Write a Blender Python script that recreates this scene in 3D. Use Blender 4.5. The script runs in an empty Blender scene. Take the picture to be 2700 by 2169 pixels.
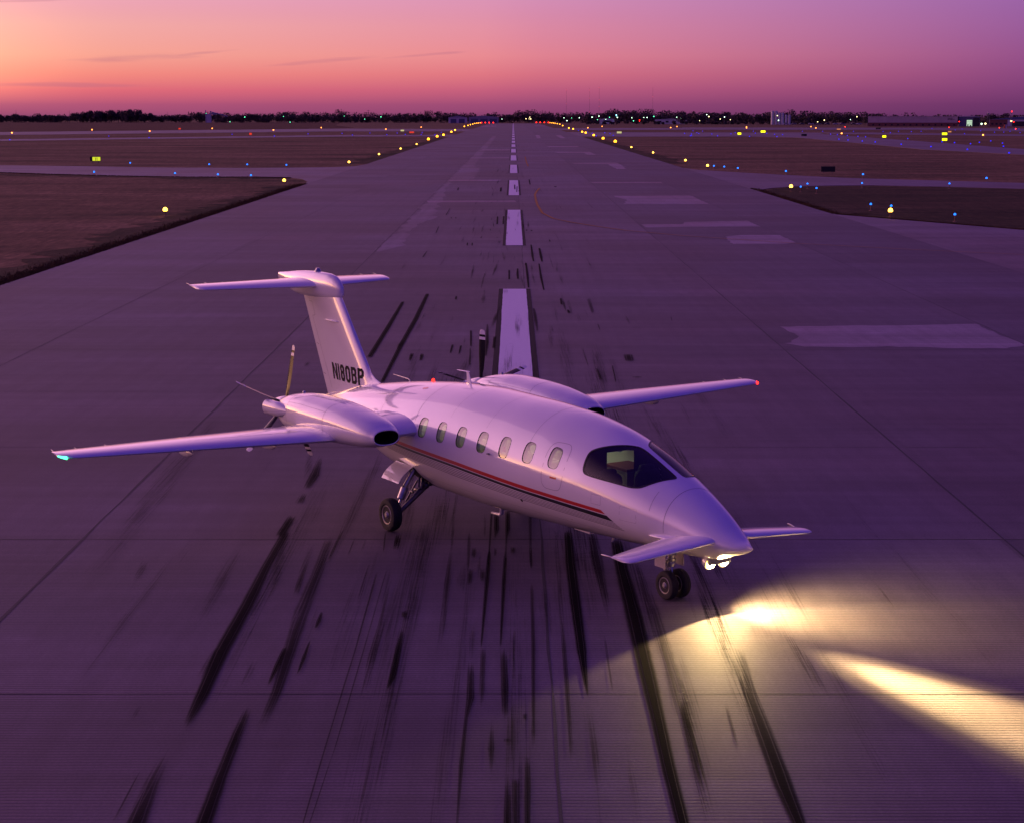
import bpy, bmesh, math, random, json
from mathutils import Vector, Matrix
from mathutils.geometry import delaunay_2d_cdt
R = math.radians
rnd = random.Random(7)
scene = bpy.context.scene
COL = scene.collection

# ------------------------------------------------------------------ camera
CAM_H = 6.990
cd = bpy.data.cameras.new('camera')
cam = bpy.data.objects.new('camera', cd); COL.objects.link(cam)
cam.location = (0, 0, CAM_H)
cam.rotation_euler = (math.pi/2-0.166930, 0.000101, 0.000660)
cd.sensor_width = 36; cd.lens = 4622.81/2700*36
cd.clip_start = 0.1; cd.clip_end = 20000
scene.camera = cam

# ------------------------------------------------------------------ render look
scene.view_settings.view_transform = 'Standard'
scene.view_settings.look = 'None'
scene.view_settings.exposure = 0
scene.view_settings.gamma = 1
scene.cycles.max_bounces = 8
scene.cycles.transparent_max_bounces = 12
scene.cycles.sample_clamp_indirect = 6
scene.cycles.caustics_reflective = False
scene.cycles.caustics_refractive = False

# ------------------------------------------------------------------ dusk sky
SUN_AZ, SUN_EL = R(-58), R(1.5)         # azimuth from the runway heading (+Y), negative = left
w = bpy.data.worlds.new('World'); scene.world = w; w.use_nodes = True
nt = w.node_tree; nt.nodes.clear()
def N(t, k, **kw):
    n = t.nodes.new(k)
    for a, b in kw.items(): setattr(n, a, b)
    return n
def M_(t, op, a, b=None, c=None, clamp=False):
    n = N(t, 'ShaderNodeMath', operation=op, use_clamp=clamp)
    for i, v in enumerate((a, b, c)):
        if v is None: continue
        if isinstance(v, (int, float)): n.inputs[i].default_value = v
        else: t.links.new(v, n.inputs[i])
    return n.outputs[0]
def srgb(r, g, b):
    f = lambda c: (c/255/12.92 if c/255 <= .04045 else ((c/255+.055)/1.055)**2.4)
    return (f(r), f(g), f(b), 1)
def ramp(t, fac, stops, interp='LINEAR'):
    n = N(t, 'ShaderNodeValToRGB'); n.color_ramp.interpolation = interp
    e = n.color_ramp.elements
    while len(e) > 1: e.remove(e[0])
    e[0].position = stops[0][0]; e[0].color = stops[0][1]
    for p, c in stops[1:]:
        q = e.new(p); q.color = c
    t.links.new(fac, n.inputs[0]); return n.outputs[0]
def mixc(t, fac, a, b, mode='MIX'):
    n = N(t, 'ShaderNodeMix', data_type='RGBA', blend_type=mode)
    for sock, v in ((n.inputs[0], fac), (n.inputs[6], a), (n.inputs[7], b)):
        if isinstance(v, (int, float)): sock.default_value = v
        elif isinstance(v, tuple): sock.default_value = v
        else: t.links.new(v, sock)
    return n.outputs[2]
tc = N(nt, 'ShaderNodeTexCoord')
sx = N(nt, 'ShaderNodeSeparateXYZ'); nt.links.new(tc.outputs['Generated'], sx.inputs[0])
el = M_(nt, 'ARCSINE', sx.outputs[2])
az = M_(nt, 'ARCTAN2', sx.outputs[0], sx.outputs[1])
elp = M_(nt, 'MAXIMUM', el, 0.0)
tt = M_(nt, 'SQRT', M_(nt, 'DIVIDE', elp, math.pi/2))
P = lambda d: math.sqrt(d/90)
SKY_LEFT = [(P(0), srgb(142, 74, 114)), (P(.35), srgb(186, 88, 120)), (P(.8), srgb(238, 112, 118)), (P(1.3), srgb(255, 148, 126)), (P(1.9), srgb(255, 176, 148)), (P(2.8), srgb(252, 182, 166)), (P(3.8), srgb(240, 168, 182)), (P(7), srgb(222, 132, 178)), (P(16), srgb(174, 94, 164)), (P(34), srgb(108, 50, 150)), (P(60), srgb(74, 37, 152)), (P(90), srgb(64, 33, 152))]
SKY_MID = [(P(0), srgb(122, 58, 106)), (P(.35), srgb(154, 74, 118)), (P(.8), srgb(192, 93, 126)), (P(1.3), srgb(218, 114, 131)), (P(1.9), srgb(230, 134, 146)), (P(2.8), srgb(224, 140, 164)), (P(3.8), srgb(212, 142, 182)), (P(7), srgb(198, 124, 180)), (P(16), srgb(158, 86, 162)), (P(34), srgb(104, 49, 150)), (P(60), srgb(74, 37, 152)), (P(90), srgb(64, 33, 152))]
SKY_RIGHT = [(P(0), srgb(84, 44, 92)), (P(.35), srgb(98, 48, 102)), (P(.8), srgb(114, 57, 116)), (P(1.3), srgb(126, 64, 127)), (P(1.9), srgb(136, 72, 138)), (P(2.8), srgb(142, 84, 154)), (P(3.8), srgb(144, 92, 166)), (P(7), srgb(130, 82, 164)), (P(16), srgb(104, 64, 154)), (P(34), srgb(80, 44, 150)), (P(60), srgb(68, 36, 152)), (P(90), srgb(64, 33, 152))]
SKY_BACK = [(P(0), srgb(40, 28, 70)), (P(4), srgb(52, 42, 112)), (P(12), srgb(60, 50, 150)), (P(30), srgb(60, 48, 156)), (P(60), srgb(62, 42, 140)), (P(90), srgb(64, 33, 152))]
cl, cm, cr, cb = ramp(nt, tt, SKY_LEFT), ramp(nt, tt, SKY_MID), ramp(nt, tt, SKY_RIGHT), ramp(nt, tt, SKY_BACK)
def mr(t, v, a, b, c=0.0, d=1.0, smooth=True):
    n = N(t, 'ShaderNodeMapRange', interpolation_type='SMOOTHSTEP' if smooth else 'LINEAR')
    t.links.new(v, n.inputs[0])
    for i, x in enumerate((a, b, c, d)): n.inputs[i+1].default_value = x
    return n.outputs[0]
# angle away from the sunset azimuth decides which of the three sky slices is seen
daz = M_(nt, 'ABSOLUTE', M_(nt, 'SUBTRACT', az, SUN_AZ))
f1 = mr(nt, daz, R(38), R(59), smooth=False)
f2 = mr(nt, daz, R(57), R(76), smooth=False)
f3 = mr(nt, daz, R(84), R(128))
sky = mixc(nt, f2, mixc(nt, f1, cl, cm), cr)
sky = mixc(nt, f3, sky, cb)
# the afterglow: brightest low down around the place where the sun went under
g1 = mr(nt, daz, R(46), R(6)); g2 = mr(nt, elp, R(9), R(.6)); g3 = mr(nt, elp, R(0.0), R(1.2))
glow = M_(nt, 'MULTIPLY', M_(nt, 'MULTIPLY', g1, g2), g3)
sky = mixc(nt, glow, sky, (7.4, 3.4, 1.3, 1), 'ADD')
g4 = M_(nt, 'MULTIPLY', mr(nt, daz, R(88), R(6)), mr(nt, elp, R(48), R(5)))
g4 = M_(nt, 'MULTIPLY', g4, mr(nt, elp, R(3.0), R(9)))
sky = mixc(nt, M_(nt, 'MULTIPLY', g4, g3), sky, (1.85, .92, 1.22, 1), 'ADD')
# a few thin wisps
mp = N(nt, 'ShaderNodeCombineXYZ'); nt.links.new(M_(nt, 'MULTIPLY', az, 26.0), mp.inputs[0]); nt.links.new(M_(nt, 'MULTIPLY', el, 340.0), mp.inputs[1])
ns = N(nt, 'ShaderNodeTexNoise'); nt.links.new(mp.outputs[0], ns.inputs['Vector']); ns.inputs['Scale'].default_value = 1.0; ns.inputs['Detail'].default_value = 5
wisp = None
for a0, e0, wa, we, sl_ in ((-12.0, 1.78, 2.3, .16, .06), (-9.9, 1.95, 1.4, .06, .10), (-5.9, 1.74, 1.9, .09, .09), (-2.7, 1.93, 1.5, .06, .08), (-14.8, 3.52, 2.2, .07, .05), (-14.0, .95, 3.5, .10, .0)):
    da = M_(nt, 'SUBTRACT', az, R(a0)); de = M_(nt, 'SUBTRACT', M_(nt, 'SUBTRACT', el, R(e0)), M_(nt, 'MULTIPLY', da, sl_))
    q = M_(nt, 'ADD', M_(nt, 'POWER', M_(nt, 'ABSOLUTE', M_(nt, 'DIVIDE', da, R(wa))), 2.0), M_(nt, 'POWER', M_(nt, 'ABSOLUTE', M_(nt, 'DIVIDE', de, R(we))), 2.0))
    k = mr(nt, M_(nt, 'ADD', q, M_(nt, 'MULTIPLY', ns.outputs[0], 2.2)), 2.1, .7)
    wisp = k if wisp is None else M_(nt, 'MAXIMUM', wisp, k)
wisp = M_(nt, 'MULTIPLY', wisp, .36)
sky = mixc(nt, wisp, sky, (.42, .14, .24, 1))
nish = N(nt, 'ShaderNodeTexSky', sky_type='NISHITA'); nish.sun_disc = False
nish.sun_elevation = SUN_EL; nish.sun_rotation = SUN_AZ
bg1 = N(nt, 'ShaderNodeBackground'); nt.links.new(sky, bg1.inputs[0]); bg1.inputs[1].default_value = 1.0
bg2 = N(nt, 'ShaderNodeBackground'); nt.links.new(nish.outputs[0], bg2.inputs[0]); bg2.inputs[1].default_value = 0.004
ad = N(nt, 'ShaderNodeAddShader'); nt.links.new(bg1.outputs[0], ad.inputs[0]); nt.links.new(bg2.outputs[0], ad.inputs[1])
wo = N(nt, 'ShaderNodeOutputWorld'); nt.links.new(ad.outputs[0], wo.inputs[0])

# the last glow of the sun, low on the left of the runway
sl = bpy.data.lights.new('afterglow_sun', 'SUN'); sl.energy = 0.3; sl.angle = R(50); sl.color = (1, .52, .66)
so = bpy.data.objects.new('afterglow_sun', sl); COL.objects.link(so)
sd = Vector((math.sin(SUN_AZ)*math.cos(R(11)), math.cos(SUN_AZ)*math.cos(R(11)), math.sin(R(11))))
so.rotation_euler = sd.to_track_quat('Z', 'Y').to_euler(); so.location = (-60, 40, 30)

# ------------------------------------------------------------------ helpers
def tag(o, label=None, cat=None, group=None, kind=None):
    if label: o['label'] = label
    if cat: o['category'] = cat
    if group: o['group'] = group
    if kind: o['kind'] = kind
    return o
def empty(name, loc=(0, 0, 0), rz=0):
    o = bpy.data.objects.new(name, None); o.empty_display_size = .3
    o.location = loc; o.rotation_euler = (0, 0, rz); COL.objects.link(o); return o
class MB:
    """collects shapes, then links them as one mesh object"""
    def __init__(s): s.v = []; s.f = []; s.n = []; s.mi = []; s.m = 0
    def add(s, vs, fs, ns=None):
        b = len(s.v); s.v += [tuple(v) for v in vs]; s.f += [tuple(i+b for i in f) for f in fs]
        s.mi += [s.m]*len(fs)
        s.n += [tuple(n) for n in ns] if ns else [None]*len(vs); return s
    def box(s, a, b):
        (x0, y0, z0), (x1, y1, z1) = a, b
        vs = [(x, y, z) for x in (x0, x1) for y in (y0, y1) for z in (z0, z1)]
        return s.add(vs, [(0, 1, 3, 2), (4, 6, 7, 5), (0, 4, 5, 1), (2, 3, 7, 6), (0, 2, 6, 4), (1, 5, 7, 3)])
    def tube(s, pts, rad, n=12, cap=True):
        pts = [Vector(p) for p in pts]; rad = rad if isinstance(rad, (list, tuple)) else [rad]*len(pts)
        rings = []
        up = None
        for i, p in enumerate(pts):
            d = (pts[min(i+1, len(pts)-1)]-pts[max(i-1, 0)]).normalized()
            if up is None:
                up = Vector((0, 0, 1)) if abs(d.z) < .9 else Vector((1, 0, 0))
            x = d.cross(up).normalized(); yv = x.cross(d).normalized(); up = yv
            rings.append([p+rad[i]*(math.cos(2*math.pi*k/n)*x+math.sin(2*math.pi*k/n)*yv) for k in range(n)])
        return s.loft(rings, cap)
    def loft(s, rings, cap=True, closed=True):
        n = len(rings[0]); vs = [v for r in rings for v in r]; fs = []
        for i in range(len(rings)-1):
            for k in range(n if closed else n-1):
                k2 = (k+1) % n
                fs.append((i*n+k, i*n+k2, (i+1)*n+k2, (i+1)*n+k))
        if cap and closed:
            fs.append(tuple(reversed(range(n)))); fs.append(tuple((len(rings)-1)*n+k for k in range(n)))
        return s.add(vs, fs)
    def lathe(s, org, axis, prof, n=24):
        """prof = list of (along axis, radius)"""
        a = Vector(axis).normalized(); x = a.orthogonal().normalized(); y = a.cross(x)
        o = Vector(org)
        rings = [[o+a*t+max(r, 1e-4)*(math.cos(2*math.pi*k/n)*x+math.sin(2*math.pi*k/n)*y) for k in range(n)] for t, r in prof]
        return s.loft(rings, True)
    def ball(s, c, r, n=10, sz=1.0):
        return s.lathe((c[0], c[1], c[2]), (0, 0, 1), [(-r*sz*math.cos(math.pi*i/n), r*math.sin(math.pi*i/n)) for i in range(n+1)], max(8, n*2))
    def build(s, name, mats, parent=None, smooth=None, fixn=True):
        me = bpy.data.meshes.new(name); me.from_pydata(s.v, [], s.f)
        mats = mats if isinstance(mats, (list, tuple)) else [mats]
        for m in mats: me.materials.append(m)
        for p, i in zip(me.polygons, s.mi): p.material_index = i
        has = any(n is not None for n in s.n)
        if fixn and not has:
            bm = bmesh.new(); bm.from_mesh(me); bmesh.ops.recalc_face_normals(bm, faces=bm.faces); bm.to_mesh(me); bm.free()
        if smooth is not None:
            for p in me.polygons: p.use_smooth = True
            if has: me.normals_split_custom_set_from_vertices([n or (0, 0, 1) for n in s.n])
            elif smooth < 180: me.set_sharp_from_angle(angle=R(smooth))
        o = bpy.data.objects.new(name, me); COL.objects.link(o)
        if parent is not None: o.parent = parent
        return o
def copy_tree(o, parent=None):
    c = o.copy(); COL.objects.link(c); c.parent = parent
    for ch in list(o.children): copy_tree(ch, c)
    return c

# ------------------------------------------------------------------ materials
def mat(name, col=(.5, .5, .5), rough=.6, metal=0., spec=.5, coat=0., emit=None, estr=0.):
    m = bpy.data.materials.new(name); m.use_nodes = True
    b = m.node_tree.nodes['Principled BSDF']
    b.inputs['Base Color'].default_value = (*col[:3], 1); b.inputs['Roughness'].default_value = rough
    b.inputs['Metallic'].default_value = metal; b.inputs['Specular IOR Level'].default_value = spec
    b.inputs['Coat Weight'].default_value = coat; b.inputs['Coat Roughness'].default_value = .06; b.inputs['Coat IOR'].default_value = 1.9
    if emit: b.inputs['Emission Color'].default_value = (*emit, 1); b.inputs['Emission Strength'].default_value = estr
    return m
def noisy(m, amt=.25, scale=3., detail=6., bump=0., stretch=(1, 1, 1), coords='Object', bscale=None):
    """breaks a flat colour up with procedural noise"""
    t = m.node_tree; b = t.nodes['Principled BSDF']; base = tuple(b.inputs['Base Color'].default_value)
    co = N(t, 'ShaderNodeTexCoord'); mp = N(t, 'ShaderNodeMapping'); mp.inputs['Scale'].default_value = stretch
    t.links.new(co.outputs[coords], mp.inputs[0])
    n = N(t, 'ShaderNodeTexNoise'); n.inputs['Scale'].default_value = scale; n.inputs['Detail'].default_value = detail
    t.links.new(mp.outputs[0], n.inputs['Vector'])
    lo = tuple(c*(1-amt) for c in base[:3])+(1,); hi = tuple(min(1, c*(1+amt)) for c in base[:3])+(1,)
    t.links.new(ramp(t, n.outputs[0], [(.3, lo), (.7, hi)]), b.inputs['Base Color'])
    if bump:
        bp = N(t, 'ShaderNodeBump'); bp.inputs['Strength'].default_value = bump; bp.inputs['Distance'].default_value = .02
        n2 = n
        if bscale:
            n2 = N(t, 'ShaderNodeTexNoise'); n2.inputs['Scale'].default_value = bscale; t.links.new(mp.outputs[0], n2.inputs['Vector'])
        t.links.new(n2.outputs[0], bp.inputs['Height']); t.links.new(bp.outputs[0], b.inputs['Normal'])
    return m
def emis(name, col, s):
    m = bpy.data.materials.new(name); m.use_nodes = True; t = m.node_tree; t.nodes.clear()
    e = N(t, 'ShaderNodeEmission'); e.inputs[0].default_value = (*col, 1); e.inputs[1].default_value = s
    o = N(t, 'ShaderNodeOutputMaterial'); t.links.new(e.outputs[0], o.inputs[0]); return m
WHITE = noisy(mat('white_paint', (.86, .84, .83), .28, coat=1.0), .015, 2.5)
WHITE2 = noisy(mat('white_composite', (.86, .84, .83), .30, coat=.8), .02, 3)
RED = mat('red_stripe_paint', (.60, .014, .012), .3, coat=.8)
BLACK = mat('black_stripe_paint', (.012, .011, .014), .3, coat=.8)
GREYLINE = mat('grey_pinstripe_paint', (.16, .13, .15), .35, coat=.6)
SEAM = mat('panel_seam_grey', (.30, .27, .28), .6)
SEAL = mat('black_window_seal', (.012, .012, .014), .45)
REVEAL = noisy(mat('window_surround_grey', (.40, .37, .33), .5), .1, 4)
DARKIN = noisy(mat('dark_cockpit_trim', (.020, .019, .024), .75), .3, 8)
CREAM = noisy(mat('cream_cabin_lining', (.74, .71, .60), .7), .05, 1.5)
LEATHER = noisy(mat('tan_seat_leather', (.40, .33, .25), .55), .15, 6)
MAROON = noisy(mat('maroon_cabin_trim', (.22, .05, .04), .6), .1, 6)
TYRE = noisy(mat('tyre_rubber', (.022, .020, .020), .8), .3, 14, bump=.2)
METAL = noisy(mat('machined_metal', (.46, .45, .44), .32, metal=.9), .25, 9)
DKMETAL = noisy(mat('gear_leg_metal', (.16, .15, .16), .35, metal=.8), .3, 10)
CHROME = mat('polished_oleo', (.75, .74, .74), .12, metal=1.0)
HUB = noisy(mat('wheel_rim_alloy', (.42, .40, .38), .4, metal=.7), .3, 12)
BLADE = mat('black_propeller_paint', (.012, .011, .011), .22, spec=.22)
BLADEW = mat('white_propeller_band', (.75, .73, .70), .4)
DUCT = mat('intake_duct_black', (.006, .006, .007), .6)
EXH = noisy(mat('exhaust_metal', (.50, .45, .42), .25, metal=.9), .2, 8)
def glass_mat(name, tint, ior=1.52):
    m = bpy.data.materials.new(name); m.use_nodes = True; t = m.node_tree; t.nodes.clear()
    fr = N(t, 'ShaderNodeFresnel'); fr.inputs[0].default_value = ior
    tr = N(t, 'ShaderNodeBsdfTransparent'); tr.inputs[0].default_value = (*tint, 1)
    gl = N(t, 'ShaderNodeBsdfGlossy'); gl.inputs['Roughness'].default_value = .01
    mx = N(t, 'ShaderNodeMixShader'); t.links.new(fr.outputs[0], mx.inputs[0]); t.links.new(tr.outputs[0], mx.inputs[1]); t.links.new(gl.outputs[0], mx.inputs[2])
    o = N(t, 'ShaderNodeOutputMaterial'); t.links.new(mx.outputs[0], o.inputs[0]); return m
GLASS = glass_mat('cabin_window_glass', (.90, .91, .84), 2.5)
SHIELD = glass_mat('tinted_windshield_glass', (.76, .80, .76), 1.6)
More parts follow.
